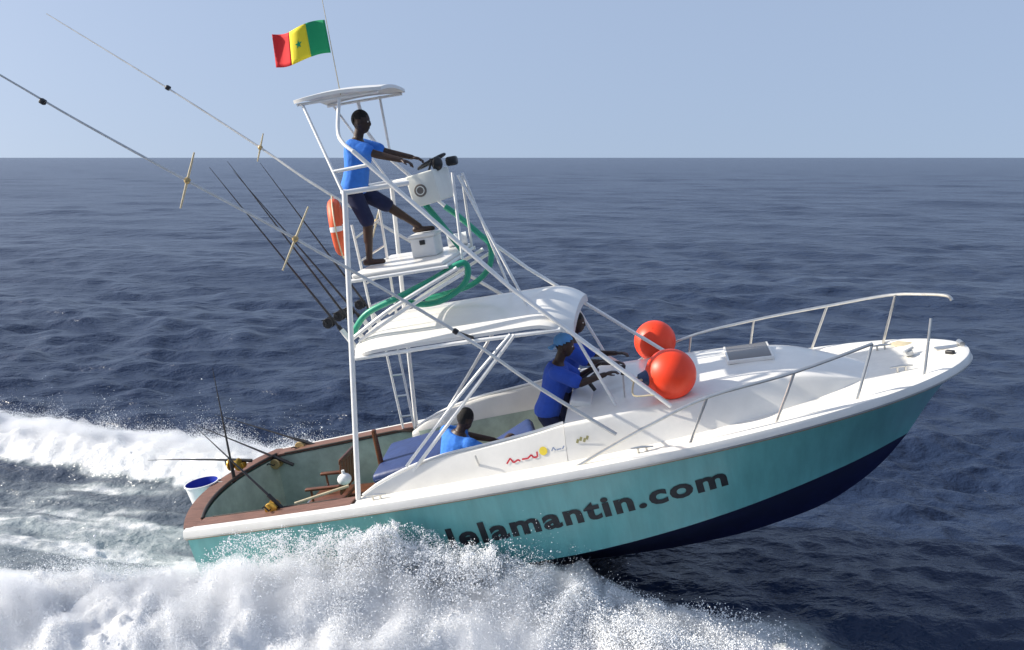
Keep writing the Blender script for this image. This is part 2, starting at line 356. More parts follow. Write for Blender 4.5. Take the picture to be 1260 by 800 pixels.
# spray chine, rub rail with stripe
def strip(fy, fz, off, prof, x0=0.0, x1=LOA, n=120):
    G = {}
    for sg in (-1, 1):
        ss = x0 / LOA + (x1 - x0) / LOA * np.sin(np.linspace(0, 1, n) * np.pi / 2)
        X = LOA * ss; Yh = hb(X); dY = np.gradient(Yh, X + 1e-9 * np.arange(n)); nx = -dY / np.sqrt(1 + dY ** 2); ny = 1 / np.sqrt(1 + dY ** 2)
        nx[-1] = 1; ny[-1] = 0
        G[sg] = [[(X[i] + nx[i] * o, sg * (Yh[i] + ny[i] * o), zs(X[i]) + dz) for o, dz in prof] for i in range(n)]
    return G[-1] + [r for r in G[1][::-1][1:]]
rub = MB(); P_ = [(-0.10, 0.010), (-0.08, 0.036), (-0.02, 0.042), (0.03, 0.028), (0.045, -0.012), (0.045, -0.055), (0.03, -0.066), (-0.01, -0.066)]
rub.grid(strip(0, 0, 0, P_)); RUB = rub.build('rub_rail', M['gel'], HULL)
MB().grid(strip(0, 0, 0, [(-0.005, -0.068), (0.016, -0.069), (0.016, -0.080), (-0.005, -0.082)])).build('edge_stripe', M['stripe'], HULL)
MB().grid(strip(0, 0, 0, [(0.044, -0.040), (0.056, -0.040), (0.056, -0.054), (0.044, -0.054)])).build('rub_insert', M['steel'], HULL)
# lettering on the starboard topside, bent to the hull
def hull_text(txt, x0, z0, x1, z1, hgt, name):
    cu = bpy.data.curves.new('txt', 'FONT'); cu.body = txt; cu.size = 1; cu.offset = 0.036; cu.space_character = 1.12; cu.resolution_u = 3
    to = bpy.data.objects.new('txt', cu); col.objects.link(to); bpy.context.view_layer.update()
    me = bpy.data.meshes.new_from_object(to.evaluated_get(bpy.context.evaluated_depsgraph_get())); bpy.data.objects.remove(to)
    bm = bmesh.new(); bm.from_mesh(me); xs_ = [v.co.x for v in bm.verts]; a, e = min(xs_), max(xs_)
    for k in range(1, 90):
        bmesh.ops.bisect_plane(bm, geom=bm.verts[:] + bm.edges[:] + bm.faces[:], plane_co=(a + (e - a) * k / 90, 0, 0), plane_no=(1, 0, 0))
    for k in range(1, 6):
        bmesh.ops.bisect_plane(bm, geom=bm.verts[:] + bm.edges[:] + bm.faces[:], plane_co=(0, -0.2 + k * 0.2, 0), plane_no=(0, 1, 0))
    bmesh.ops.triangulate(bm, faces=bm.faces[:])
    for v in bm.verts:
        t = (v.co.x - a) / (e - a); h = v.co.y * hgt / 0.73
        x = x0 + (x1 - x0) * t - h * 0.10; z = z0 + (z1 - z0) * t + h
        v.co = (x, -hull_y(x, z) - 0.006, z)
    bm.to_mesh(me); bm.free(); me.materials.append(M['ink'])
    o = bpy.data.objects.new(name, me); col.objects.link(o); o.parent = HULL; return o
LT = hull_text('lelamantin.com', 2.90, 0.455, 5.72, 0.775, 0.235, 'lettering'); LT['label'] = 'black bold lettering reading lelamantin.com'

# decks
def deckz(x, y): return zs(x) + 0.012 + 0.035 * (1 - (y / np.maximum(hb(x), 0.01)) ** 2)
dk = MB()
for sg in (-1, 1):
    G = []
    for x in np.unique(np.concatenate([np.linspace(1.95, 8.0, 60), LOA - np.geomspace(0.002, 0.26, 16)])):
        y0 = 1.13 if x < 4.2 else 0.0
        yy = np.linspace(hb(x) - 0.02 if x < 8.2 else hb(x) * 0.98, min(y0, hb(x) * .9), 8); G.append(np.stack([np.full(8, x), sg * yy, deckz(x, yy)], -1))
    dk.grid(G)
DECK = dk.build('deck', M['deckw'], boat)
# toe rail on the foredeck edge
# cleats and bow fittings
def cleat(x, y):
    z = float(deckz(x, y)); c = MB(); c.tube([(x - .04, y, z), (x - .04, y, z + .045)], .012, 8); c.tube([(x + .04, y, z), (x + .04, y, z + .045)], .012, 8)
    c.tube([(x - .11, y, z + .05), (x, y, z + .055), (x + .11, y, z + .05)], [.008, .014, .008], 8); return c.build('cleat', M['steel'], boat)
cleat(7.55, -0.45); cleat(7.55, 0.45); cleat(4.95, -1.31); cleat(2.2, -1.29); cleat(2.2, 1.29)
for x, y in ((7.78, 0.55),):
    c = MB(); c.lathe([(0.0, 0.014), (.10, .014), (.12, .008), (.125, 0)], (x, y, float(deckz(x, y))), n=24); c.build('anchor_locker_lid', M['bamboo'], boat)
c = MB(); c.box((8.08, -0.20, float(zs(8.08)) + .045), (.09, .05, .06), Matrix.Rotation(-.8, 3, 'Z'), .012); c.build('bow_light', M['black'], boat)
c = MB(); c.box((8.12, 0, float(zs(8.1)) + .045), (.26, .11, .03), None, .008); c.tube([(8.24, -.06, float(zs(8.2)) + .07), (8.24, .06, float(zs(8.2)) + .07)], .028, 12); c.build('anchor_roller', M['steel'], boat)
c = MB(); c.tube([(7.72, -.03, 1.56), (7.72, -.03, 1.60)], .05, 14); c.tube([(7.66, -.10, 1.61), (7.78, .04, 1.61)], .016, 8); c.build('mooring_bitt', M['alu'], boat)

# trunk cabin
XT = [4.2, 4.9, 5.5, 6.3, 6.9, 7.3]
wb = crom(XT, [1.20, 1.17, 1.09, 0.91, 0.66, 0.40]); zt = crom([4.2, 4.9, 5.6, 6.2, 6.6, 7.0, 7.3], [1.545, 1.60, 1.645, 1.668, 1.645, 1.545, 1.456])
tk = MB(); G = []
for x in np.linspace(4.2, 7.3, 46):
    b_ = float(wb(x)); z1_ = float(zt(x)); z0_ = float(zs(x)) + 0.0; hgt = max(z1_ - z0_, 0.03); ti = (0.09 + 0.08 * float(sm(4.2, 5.2, x))) * min(1, hgt / .3); row = []
    pr = [(b_, z0_), (b_ - ti * .35, z0_ + hgt * .35), (b_ - ti * .75, z0_ + hgt * .75), (b_ - ti * .95, z0_ + hgt * .93), (b_ - ti - .005, z0_ + hgt * .975), (b_ - ti - .03, z0_ + hgt)]
    w_ = b_ - ti - .03
    top = [(w_ * q, z1_ + 0.05 * (1 - q * q)) for q in (.75, .5, .25, 0)]
    half = pr + top; row = [(x, -y, z) for y, z in half] + [(x, y, z) for y, z in half[:-1][::-1]]
    G.append(row)
tk.grid(G)
tk.add(G[0], [tuple(range(len(G[0])))]); tk.add(G[-1], [tuple(range(len(G[-1])))])
TR = tk.build('trunk_cabin', M['gel'], boat, angle=50)
h_ = MB(); hx0, hx1, hy0, hy1 = 5.90, 6.36, -0.15, 0.50
def ztop(x, y): return float(zt(x)) + 0.05 * (1 - (y / max(float(wb(x)) - .22, .1)) ** 2)
for (a, b_, c_, d) in ((hx0, hx1, hy0 - .012, hy0 + .012), (hx0, hx1, hy1 - .012, hy1 + .012), (hx0 - .012, hx0 + .012, hy0 - .012, hy1 + .012), (hx1 - .012, hx1 + .012, hy0 - .012, hy1 + .012)):
    h_.box(((a + b_) / 2, (c_ + d) / 2, ztop((a + b_) / 2, (c_ + d) / 2) + .018), (b_ - a, d - c_ - (.002 if b_ - a > .1 else .006), .04 if b_ - a > .1 else .044), None, .006)
h_.build('hatch_frame', M['gel'], TR)
h_ = MB(); h_.box(((hx0 + hx1) / 2, (hy0 + hy1) / 2, ztop(6.13, .17) + .02), (hx1 - hx0 - .024, hy1 - hy0 - .024, .03), Matrix.Rotation(-.02, 3, 'Y'), .004); h_.build('hatch_pane', M['glass'], TR)
# bulkhead door on aft face of the cabin, dash and wheel
c = MB(); c.box((4.185, 0.55, 1.0), (.03, .6, .85), None, .01); c.build('companionway_door', M['wood'], boat)
c = MB(); c.box((4.34, -.3, 1.605), (.22, .7, .07), Matrix.Rotation(.25, 3, 'Y'), .02); DS = c.build('helm_dash', M['gel'], boat)
def wheel(name, c_, r, tilt, parent):
    mb = MB(); rt = Matrix.Rotation(tilt, 3, 'Y'); c_ = Vector(c_); ring = [c_ + rt @ Vector((r * math.cos(a), r * math.sin(a), 0)) for a in np.linspace(0, 2 * math.pi, 25)]
    mb.tube(ring, .014, 8, cap=False)
    for a in (0, 2.09, 4.19): mb.tube([c_ + rt @ Vector((0, 0, -.02)), c_ + rt @ Vector((r * math.cos(a), r * math.sin(a), 0))], .009, 6)
    mb.tube([c_ + rt @ Vector((0, 0, .01)), c_ + rt @ Vector((0, 0, -.16))], .022, 10); return mb.build(name, M['black'], parent)
wheel('steering_wheel', (4.40, -.32, 1.79), .16, -.5, DS)
MB().tube([(4.80, -.62, 1.60), (4.82, -.62, 1.93)], .009, 8).build('antenna_post', M['alu'], boat); MB().tube([(4.815, -.62, 1.86), (4.835, -.60, 1.96)], .022, 8).build('antenna_mount', M['black'], boat)
# coamings with printed marks
zco = crom([1.93, 2.1, 2.34, 2.6, 2.89, 3.31, 3.89, 4.2], [0.99, 1.09, 1.195, 1.28, 1.345, 1.40, 1.485, 1.545])
COAM = {}
for sg in (-1, 1):
    mb = MB(); G = []
    for x in np.linspace(1.93, 4.197, 40):
        z1_ = float(zco(x)); z0_ = float(zs(x)) + .01; ti = .09 * (z1_ - z0_) / .35
        pr = [(1.20, z0_), (1.20 - ti * .5, (z0_ + z1_) / 2), (1.20 - ti, z1_ - .03), (1.19 - ti, z1_ - .006), (1.165 - ti, z1_), (1.10 - ti, z1_ - .004), (1.085 - ti, z1_ - .03), (1.07, z0_ - .05), (1.07, 0.55)]
        G.append([(x, sg * y, z) for y, z in pr])
    mb.grid(G); COAM[sg] = mb.build('coaming', M['gel'], boat, angle=50)
    c = MB(); c.tube([(2.0, sg * 1.14, 1.04)] + [(x, sg * (1.135 - .09 * (float(zco(x)) - float(zs(x))) / .35), float(zco(x)) + .012) for x in np.linspace(2.15, 4.19, 14)], .017, 8); c.build('grab_rail', M['tube'], COAM[sg])
def coam_pt(x, z, o=.006):
    z1_ = float(zco(min(x, 4.19))); z0_ = float(zs(x)) + .01; ti = .09 * (z1_ - z0_) / .35; t = (z - z0_) / (z1_ - z0_); return (x, -(1.20 - ti * t) - o, z)
def mark(polys, m, name, par):
    mb = MB()
    for p in polys:
        mb.add([coam_pt(x, z) for x, z in p], [tuple(range(len(p)))])
    return mb.build(name, m, par)
def stroke(pts, w):
    out = []
    for (a, b_) in zip(pts[:-1], pts[1:]):
        d = Vector((b_[0] - a[0], b_[1] - a[1])).normalized(); nn = Vector((-d.y, d.x)) * w / 2; out.append([(a[0] + nn.x, a[1] + nn.y), (b_[0] + nn.x, b_[1] + nn.y), (b_[0] - nn.x, b_[1] - nn.y), (a[0] - nn.x, a[1] - nn.y)])
    return out
mark(stroke([(3.58, 1.235), (3.62, 1.285), (3.65, 1.24), (3.70, 1.265), (3.72, 1.25)], .016) + stroke([(3.74, 1.265), (3.80, 1.268), (3.84, 1.30), (3.86, 1.27), (3.90, 1.275), (3.90, 1.325)], .016), M['dred'], 'printed_mark', COAM[-1])
mark([[(3.965 + .042 * math.cos(a), 1.325 + .042 * math.sin(a)) for a in np.linspace(0, 2 * math.pi, 17)[:-1]]], M['dyel'], 'printed_mark', COAM[-1])
mark(stroke([(4.05, 1.315), (4.07, 1.35), (4.09, 1.32)], .011) + stroke([(4.105, 1.325), (4.15, 1.33)], .011) + stroke([(4.16, 1.325), (4.18, 1.355)], .011), M['dblu'], 'printed_mark', COAM[-1])
c = MB()
for dx, dz in ((0, 0), (.035, .02), (.07, .004), (.10, .026)): c.box((4.32 + dx, -1.154, 1.385 + dz), (.024, .006, .04), Matrix.Rotation(.4, 3, 'Y'))
c.build('printed_mark', M['doli'], TR)
c = MB(); c.box((3.29, -1.163, 1.24), (.018, .012, .26), Matrix.Rotation(-.12, 3, 'Y') @ Matrix.Rotation(.23, 3, 'X'), .003); c.build('seam_strip', M['alu'], COAM[-1])
# cockpit liner, floors, covering boards
ln = MB()
for sg in (-1, 1):
    G = []
    for x in np.linspace(0.05, 4.19, 30):
        yw = float(hb(x)) - .27 if x < 1.93 else 1.06
        G.append([(x, sg * yw, float(zs(x)) - .005), (x, sg * yw, .52), (x, sg * yw, .09 if x < 2.2 else .5)])
    ln.grid(G)
yy = np.linspace(-1.02, 1.02, 25)
def tin(y): return 0.10 - 0.24 * (1 - (y / 1.08) ** 2)
ln.grid([np.stack([tin(yy), yy, np.full(25, z_)], -1) for z_ in (.868, .45, .09)])
ln.build('cockpit_liner', M['liner'], boat)
c = MB(); c.grid([[(x, -1.06, .10), (x, 1.06, .10)] for x in (-.1, 1, 2.3)]); c.build('cockpit_floor', M['floor'], boat)
c = MB(); c.box((3.245, 0, .575), (1.86, 2.11, .07), None, .015); c.box((2.33, 0, .32), (.05, 2.0, .44)); c.build('bridge_deck', M['ob'], boat)
c = MB(); c.box((2.55, .35, .70), (.95, 1.0, .20), None, .03); c.build('engine_box', M['ob'], boat)
for sg in (-1, 1):
    mb = MB(); G = []
    for x in np.linspace(0.10, 1.93, 24):
        yo = float(hb(x)) - .035; yi = float(hb(x)) - .29; z_ = float(zs(x)) + .012
        G.append([(x, sg * yi, z_), (x, sg * yi, z_ + .026), (x, sg * (yi + yo) / 2, z_ + .03), (x, sg * yo, z_ + .026), (x, sg * yo, z_)])
    mb.grid(G, closev=True); mb.add(G[0], [tuple(range(5))]); mb.add(G[-1], [tuple(range(5))]); mb.build('covering_board', M['teak'], boat)
mb = MB(); G = []
for y in np.linspace(-1.255, 1.255, 31):
    xo = -0.35 * (1 - (y / 1.283) ** 2) - .01; xi = tin(min(max(y, -1.08), 1.08)) - .005; z_ = .885
    G.append([(xi, y, z_), (xi, y, z_ + .03), ((xi + xo) / 2, y, z_ + .034), (xo, y, z_ + .03), (xo, y, z_)])
mb.grid(G, closev=True); mb.add(G[0], [tuple(range(5))]); mb.add(G[-1], [tuple(range(5))]); mb.build('transom_board', M['teak'], boat)
c = MB(); c.tube([(1.92, -1.135, .985)] + [(x, -(float(hb(x)) - .285), float(zs(x)) + .035) for x in np.linspace(1.7, .2, 8)], .013, 8); c.build('coaming_trim', M['trim'], boat)
c = MB(); c.tube([(1.92, 1.135, .985)] + [(x, (float(hb(x)) - .285), float(zs(x)) + .035) for x in np.linspace(1.7, .2, 8)], .013, 8); c.build('coaming_trim', M['trim'], boat)
c = MB(); c.tube([(tin(y), y, .917) for y in np.linspace(-1.03, 1.03, 25)], .018, 8); c.build('transom_trim', M['trim'], boat)

# ------------------------------------------------------------------ tower, hardtop
def pipe(pts, r=.024, name='tower_leg', m='tube', par=None, smooth=0):
    return MB().tube(pts, r, 10, smooth).build(name, M[m], par or boat)
ht = MB(); G = []; xs_ = np.linspace(0, 1, 20)
X0, X1 = 2.13, 4.42
def ht_top(x, y): return 2.60 + .10 * (1 - (y / 1.02) ** 2) + .02 * (x - 3.2) - .16 * max(0, (x - 4.0) / .42) ** 2.2 - .05 * max(0, (2.45 - x) / .32) ** 2
for x in np.linspace(X0, X1, 30):
    e = 1 - .10 * max(0, (2.30 - x) / .17) ** 2 - .10 * max(0, (x - 4.22) / .2) ** 2; row = []
    ys = np.linspace(-1, 1, 21) * 1.0 * e
    up_ = [(x, y, ht_top(x, y) - .05 * max(0, (abs(y) / e - .9) / .1) ** 2) for y in ys]
    dn_ = [(x, y, ht_top(x, y) - .085) for y in ys[::-1]]
    G.append(up_ + dn_)
ht.grid(G, closev=True); ht.add(G[0], [tuple(range(42))]); ht.add(G[-1], [tuple(range(42))])
HT = ht.build('hardtop', M['gel'], boat, angle=50)
for sg in (-1, 1):
    pipe([(2.15, sg * .97, 2.46), (3.2, sg * 1.0, 2.49), (4.3, sg * .98, 2.49)], .022, 'hardtop_rail', par=HT)
pipe([(2.15, -.97, 2.46), (2.12, 0, 2.52), (2.15, .97, 2.46)], .022, 'hardtop_rail', par=HT, smooth=4)
# aft legs, forward legs
pipe([(1.96, -1.20, .99), (2.36, -.90, 4.16)], .029); pipe([(1.96, 1.20, .99), (2.36, .78, 4.16)], .027)
pipe([(2.34, -.46, 5.08), (2.31, -.60, 4.76), (2.38, -.73, 4.63), (2.50, -.80, 4.52)], .020, smooth=6); pipe([(2.49, -.80, 4.53), (3.87, -.90, 2.95), (5.27, -1.04, 1.60)], .024)
pipe([(2.24, .46, 5.09), (2.24, .56, 4.76), (2.37, .62, 4.49), (3.13, .65, 3.59), (3.80, .70, 2.92), (5.30, .92, 1.62)], .022)
pipe([(1.94, -.46, 5.08), (2.34, -.90, 4.14)], .016, 'canopy_leg'); pipe([(1.94, .46, 5.10), (2.34, .78, 4.14)], .014, 'canopy_leg'); pipe([(2.50, .46, 5.10), (2.46, .60, 4.42)], .015, 'canopy_leg')
# waist rails
pipe([(2.36, -.90, 4.14), (2.95, -.62, 4.13)], .026, 'waist_rail'); pipe([(2.36, .78, 4.14), (3.0, .45, 4.14)], .022, 'waist_rail')
pipe([(2.36, -.9, 4.14), (2.20, -.5, 4.14), (2.15, 0, 4.14), (2.20, .5, 4.14), (2.36, .78, 4.14)], .024, 'waist_rail', smooth=4)
pipe([(2.246, -.797, 4.36), (2.63, -.81, 4.37)], .018, 'waist_rail')
# standing platform
c = MB(); c.box((2.72, -.10, 3.285), (.98, 1.46, .05), None, .018); c.build('tower_platform', M['gel'], boat)
for y in (-.82, .62):
    pipe([(2.2, y, 3.24), (3.25, y, 3.25)], .02, 'platform_rail')
    pipe([(2.08, y * .95, 2.63), (2.62, y, 2.92), (3.34, y, 3.22)], .021, 'tower_strut', smooth=5)
    pipe([(2.16, y * .95, 2.60), (2.74, y, 2.88), (3.40, y, 3.16)], .018, 'tower_strut', smooth=5)
pipe([(2.22, -.82, 3.24), (2.22, .62, 3.24)], .02, 'platform_rail'); pipe([(3.22, -.82, 3.25), (3.22, .62, 3.25)], .02, 'platform_rail')
pipe([(3.40, -.55, 4.16), (3.36, -.60, 3.28)], .016, 'tower_strut'); pipe([(3.43, -.45, 4.12), (3.95, -.60, 2.70)], .015, 'tower_strut'); pipe([(3.33, .25, 4.12), (3.62, .4, 2.72)], .015, 'tower_strut'); pipe([(3.33, .20, 4.1), (3.24, .5, 3.28)], .015, 'tower_strut')
# mid struts from hardtop to coamings
pipe([(3.84, -1.0, 2.50), (2.58, -1.13, 1.24)], .019, 'hardtop_strut'); pipe([(3.80, -1.0, 2.51), (3.20, -1.06, 1.97), (2.52, -1.12, 1.30)], .016, 'hardtop_strut', smooth=3)
pipe([(3.50, .98, 2.50), (2.46, 1.10, 1.25)], .019, 'hardtop_strut'); pipe([(4.26, .85, 2.42), (4.6, .85, 1.60)], .017, 'hardtop_strut'); pipe([(4.36, -.80, 2.50), (4.72, -.85, 1.62)], .016, 'hardtop_strut')
# ladder
def ladder(a0, a1, b0_, b1, n):
    mb = MB(); mb.tube([a0, a1], .016, 8); mb.tube([b0_, b1], .016, 8); L_ = mb.build('ladder', M['tube'], boat)
    for k in range(n):
        t = (k + .7) / (n + .3); MB().tube([Vector(a0).lerp(Vector(a1), t), Vector(b0_).lerp(Vector(b1), t)], .012, 8).build('rung', M['steel'], L_)
ladder((1.80, 1.16, 1.0), (1.86, .86, 2.52), (1.95, 1.16, 1.0), (2.02, .86, 2.52), 5)
ladder((2.02, .18, 2.62), (1.98, .20, 3.75), (2.30, .20, 2.66), (2.33, .22, 3.95), 4)
# canopy
cn = MB(); G = []
for x in np.linspace(1.86, 2.80, 16):
    t = (x - 1.86) / .94; e = 1 - .12 * max(0, (t - .8) / .2) ** 2 - .06 * max(0, (.12 - t) / .12) ** 2
    ys = np.linspace(-.52, .52, 15) * e; up_ = [(x, y, 5.135 + .035 * math.sin(math.pi * t) + .045 * (1 - (y / .52) ** 2) - .02 * t) for y in ys]
    G.append(up_ + [(x, y, z - .035) for _, y, z in up_[::-1]])
cn.grid(G, closev=True); cn.add(G[0], [tuple(range(30))]); cn.add(G[-1], [tuple(range(30))]); CN = cn.build('tower_canopy', M['gel'], boat)
pipe([(1.88, -.46, 5.09), (2.76, -.46, 5.08)], .015, 'canopy_frame', par=CN); pipe([(1.88, .46, 5.09), (2.76, .46, 5.08)], .015, 'canopy_frame', par=CN)
# control box
cb = MB(); rt = Matrix.Rotation(-.12, 3, 'Y'); cb.box((3.06, -.15, 4.04), (.30, .74, .33), rt, .015); CB = cb.build('control_box', M['cream'], boat)
c = MB(); c.lathe([(0, .006), (.062, .006), (.066, 0)], (3.03, -.523, 4.03), Matrix.Rotation(R(90), 3, 'X'), 24); EM = c.build('emblem', M['emb'], CB)
c = MB(); c.lathe([(.036, .0), (.036, .004), (.046, .004), (.046, .0)], (3.03, -.529, 4.03), Matrix.Rotation(R(90), 3, 'X'), 24)
c.build('emblem_ring', M['cream'], CB)
wheel('tower_wheel', (3.10, -.12, 4.30), .16, -.35, CB)
MB().box((3.28, .05, 4.27), (.12, .14, .10), None, .03).build('compass', M['black'], CB); MB().ell((3.20, -.30, 4.27), (.06, .06, .075)).build('instrument', M['black'], CB)
MB().tube([(3.10, -.38, 4.17), (3.16, -.38, 4.30), (3.165, -.38, 4.33)], [.012, .012, .022], 8).build('throttle_lever', M['black'], CB)

# bow rails
zr = lambda x: 0
SR = [(4.30, -1.34, 1.19), (4.60, -1.34, 1.33), (5.06, -1.33, 1.53), (5.62, -1.28, 1.72), (6.45, -1.15, 1.83), (7.21, -.92, 1.955)]
rb = MB().tube(SR, .017, 8, 5).build('bow_rail', M['steel'], boat)
for a, b_ in (((5.62, -1.28, 1.72), (5.40, -1.30, 1.28)), ((6.45, -1.15, 1.83), (6.22, -1.19, 1.35)), ((7.21, -.92, 1.955), (7.00, -1.00, 1.42))): MB().tube([a, b_], .014, 8).build('rail_post', M['steel'], rb)
rb = MB().tube([(4.30, 1.34, 1.2), (4.7, 1.34, 1.42), (5.47, 1.29, 1.72), (6.30, 1.18, 1.86), (7.11, .96, 1.965), (7.72, .68, 2.06), (8.0, .40, 2.085), (8.18, .16, 2.09), (8.22, .12, 2.04)], .017, 8, 5).build('bow_rail', M['steel'], boat)
for a, b_ in (((6.30, 1.18, 1.86), (6.18, 1.21, 1.35)), ((7.11, .96, 1.965), (6.88, 1.05, 1.41)), ((7.78, .62, 2.06), (7.62, .73, 1.48)), ((5.55, 1.28, 1.73), (5.45, 1.29, 1.28))): MB().tube([a, b_], .014, 8).build('rail_post', M['steel'], rb)
MB().tube([(7.83, -.59, 2.05), (7.70, -.68, 1.49)], .014, 8).build('rail_post', M['steel'], boat)
# outriggers with spreaders
def outrigger(pts, spr, rb_, name='outrigger'):
    n_ = len(pts); o = MB().tube(pts, [rb_ * (1 - .75 * i / (n_ - 1)) for i in range(n_)], 8, 4).build(name, M['alu'], boat)
    for p, v in spr:
        p = Vector(p); v = Vector(v); MB().tube([p - v, p, p + v], [.008, .013, .008], 8).build('spreader', M['bamboo'], o)
        MB().ell(p, (.032, .032, .032)).build('spreader_collar', M['brass'], o)
    return o
o = outrigger([(4.72, -1.30, 1.46), (4.03, -1.30, 2.03), (3.33, -1.30, 2.67), (2.04, -1.5, 3.77), (1.15, -1.7, 4.50), (.36, -1.9, 5.17), (-.18, -2.1, 5.68), (-1.2, -2.4, 6.6), (-2.1, -2.7, 7.4)], [((2.0, -1.51, 3.80), (.20, -.02, .28)), ((1.15, -1.7, 4.50), (.14, -.02, .24))], .021)
for p in ((3.33, -1.30, 2.67), (.10, -2.0, 5.40)): MB().box(p, (.055, .05, .05), Matrix.Rotation(.7, 3, 'Y'), .012).build('outrigger_clamp', M['black'], o)
MB().tube([(3.33, -1.28, 2.66), (3.42, -.98, 2.52)], .015, 8).build('outrigger_bracket', M['black'], o)
o = outrigger([(4.7, 1.30, 1.46), (3.2, 1.32, 2.66), (1.35, 1.4, 4.11), (.49, 1.6, 4.82), (-.7, 1.8, 5.79), (-2.32, 2.1, 7.05)], [((.49, 1.6, 4.82), (.12, -.10, .16)), ((1.9, 1.37, 3.68), (.12, -.10, .2))], .027)
MB().box((-.68, 1.8, 5.78), (.06, .06, .06), Matrix.Rotation(.7, 3, 'Y'), .015).build('outrigger_clamp', M['black'], o)
# rod rack on aft edge of hardtop
RK = MB()
RY = [-.62, -.30, .05, .40]
for y in RY: RK.tube([(2.08, y, 2.45), (1.93, y, 2.72)], .028, 10)
RK.tube([(2.10, -.75, 2.52), (2.10, .6, 2.52)], .018, 8); RK.build('rod_rack', M['tube'], boat)

# ------------------------------------------------------------------ things on board
def rod(p0, p1, reel_at, label, bend=0.0, reel='gold', group='fishing rods on the boat', r0=.015, reel_side=(0, -1, 0), sz=1.0):
    p0 = Vector(p0); p1 = Vector(p1); t = root('fishing_rod', p0, label, 'fishing rod', group); L_ = (p1 - p0); d = L_.normalized()
    sag = Vector((0, 0, -bend)); pts = [L_ * q + sag * (q ** 3) for q in (0, .15, .3, .5, .7, .85, 1)]
    MB().tube(pts, [r0, r0, r0 * .9, r0 * .7, r0 * .5, r0 * .35, .0025], 8, 3).build('blank', M['graph'], t)
    MB().tube([d * -.02, d * .30], r0 * 1.5, 10).build('grip', M['black'], t)
    rp = L_ * reel_at; sd = Vector(reel_side); up = sd.cross(d).normalized()
    rm = MB(); ax = d.cross(up).normalized(); c = rp + up * .055 * sz
    q = ax.to_track_quat('Z', 'Y').to_matrix(); s_ = sz
    rm.lathe([(0, -.055 * s_), (.052 * s_, -.055 * s_), (.058 * s_, -.045 * s_), (.058 * s_, -.04 * s_), (.035 * s_, -.036 * s_), (.035 * s_, .036 * s_), (.058 * s_, .04 * s_), (.058 * s_, .045 * s_), (.052 * s_, .055 * s_), (0, .055 * s_)], c, q, 20)
    RL = rm.build('reel', M[reel], t)
    MB().tube([c + ax * .055 * s_, c + ax * .085 * s_, c + ax * .085 * s_ + d * .055 * s_, c + ax * .12 * s_ + d * .055 * s_], .007 * s_, 6).build('reel_handle', M['black'], RL)
    return t
for y, (dx, dz), nm in zip(RY, ((-1.22, 2.12), (-1.16, 2.16), (-1.28, 2.05), (-1.10, 2.1)), ('nearest', 'second nearest', 'third nearest', 'farthest')):
    rod((2.05, y, 2.50), (2.05 + dx, y + .05, 2.50 + dz), .16, f'dark fishing rod in the rack behind the hardtop, {nm} of four to the camera', 0.0, 'black', 'rods racked behind the hardtop')
rod((-.155, .25, .86), (-.12, .28, 2.32), .14, 'upright fishing rod with gold reel standing on the transom board', 0, 'gold', sz=1.3, reel_side=(-1, 0, 0), group='rods around the cockpit')
rod((.02, .42, 1.06), (-1.35, .42, 1.24), .10, 'fishing rod lying level and pointing astern over the transom', 0.03, 'gold', sz=1.1, group='rods around the cockpit')
rod((.55, 1.20, .93), (-.85, 1.38, 1.46), .12, 'fishing rod with brass reel leaning aft from the far gunwale', .0, 'brass', sz=1.25, group='rods around the cockpit')
rod((.30, .95, .78), (-1.0, 1.05, 1.45), .14, 'fishing rod with brass reel in the far corner of the transom', .0, 'brass', sz=1.2, group='rods around the cockpit')
rod((1.12, -1.10, .90), (.30, -1.08, 1.95), .13, 'fishing rod with gold reel in the near gunwale beside the teak board', .0, 'gold', sz=1.25, group='rods around the cockpit')
single(MB().tube([(1.18, -1.03, .985), (1.75, -.86, 1.06)], .016, 8), 'gaff_handle', M['bamboo'], (1.18, -1.03, .985), 'pale gaff handle lying along the near cockpit edge', 'gaff')
# fighting chair
fc = root('fighting_chair', (1.05, .30, .10), 'brown wooden fighting chair with white footrest in the cockpit', 'chair')
MB().tube([(0, 0, 0), (0, 0, .42)], .045, 14).lathe([(0, .03), (.16, .03), (.18, 0)], (0, 0, 0), None, 20).build('pedestal', M['steel'], fc)
MB().box((0, 0, .45), (.46, .50, .05), None, .02).build('seat', M['wood'], fc)
for k in range(5): MB().box((.235 + .012 * abs(k - 2) * 0, -.20 + .10 * k, .72), (.025, .075, .40), Matrix.Rotation(.18, 3, 'Y'), .008).build('back_slat', M['wood'], fc)
MB().box((.27, 0, .93), (.03, .50, .07), Matrix.Rotation(.18, 3, 'Y'), .01).build('back_rail', M['wood'], fc)
for sg in (-1, 1):
    MB().box((0, sg * .26, .64), (.44, .06, .035), None, .012).tube([(-.15, sg * .26, .46), (-.15, sg * .26, .63)], .015, 8).build('armrest', M['wood'], fc)
MB().box((-.42, 0, .28), (.04, .44, .14), Matrix.Rotation(.5, 3, 'Y'), .012).tube([(-.2, 0, .40), (-.42, 0, .28)], .018, 8).build('footrest', M['bwhite'], fc)
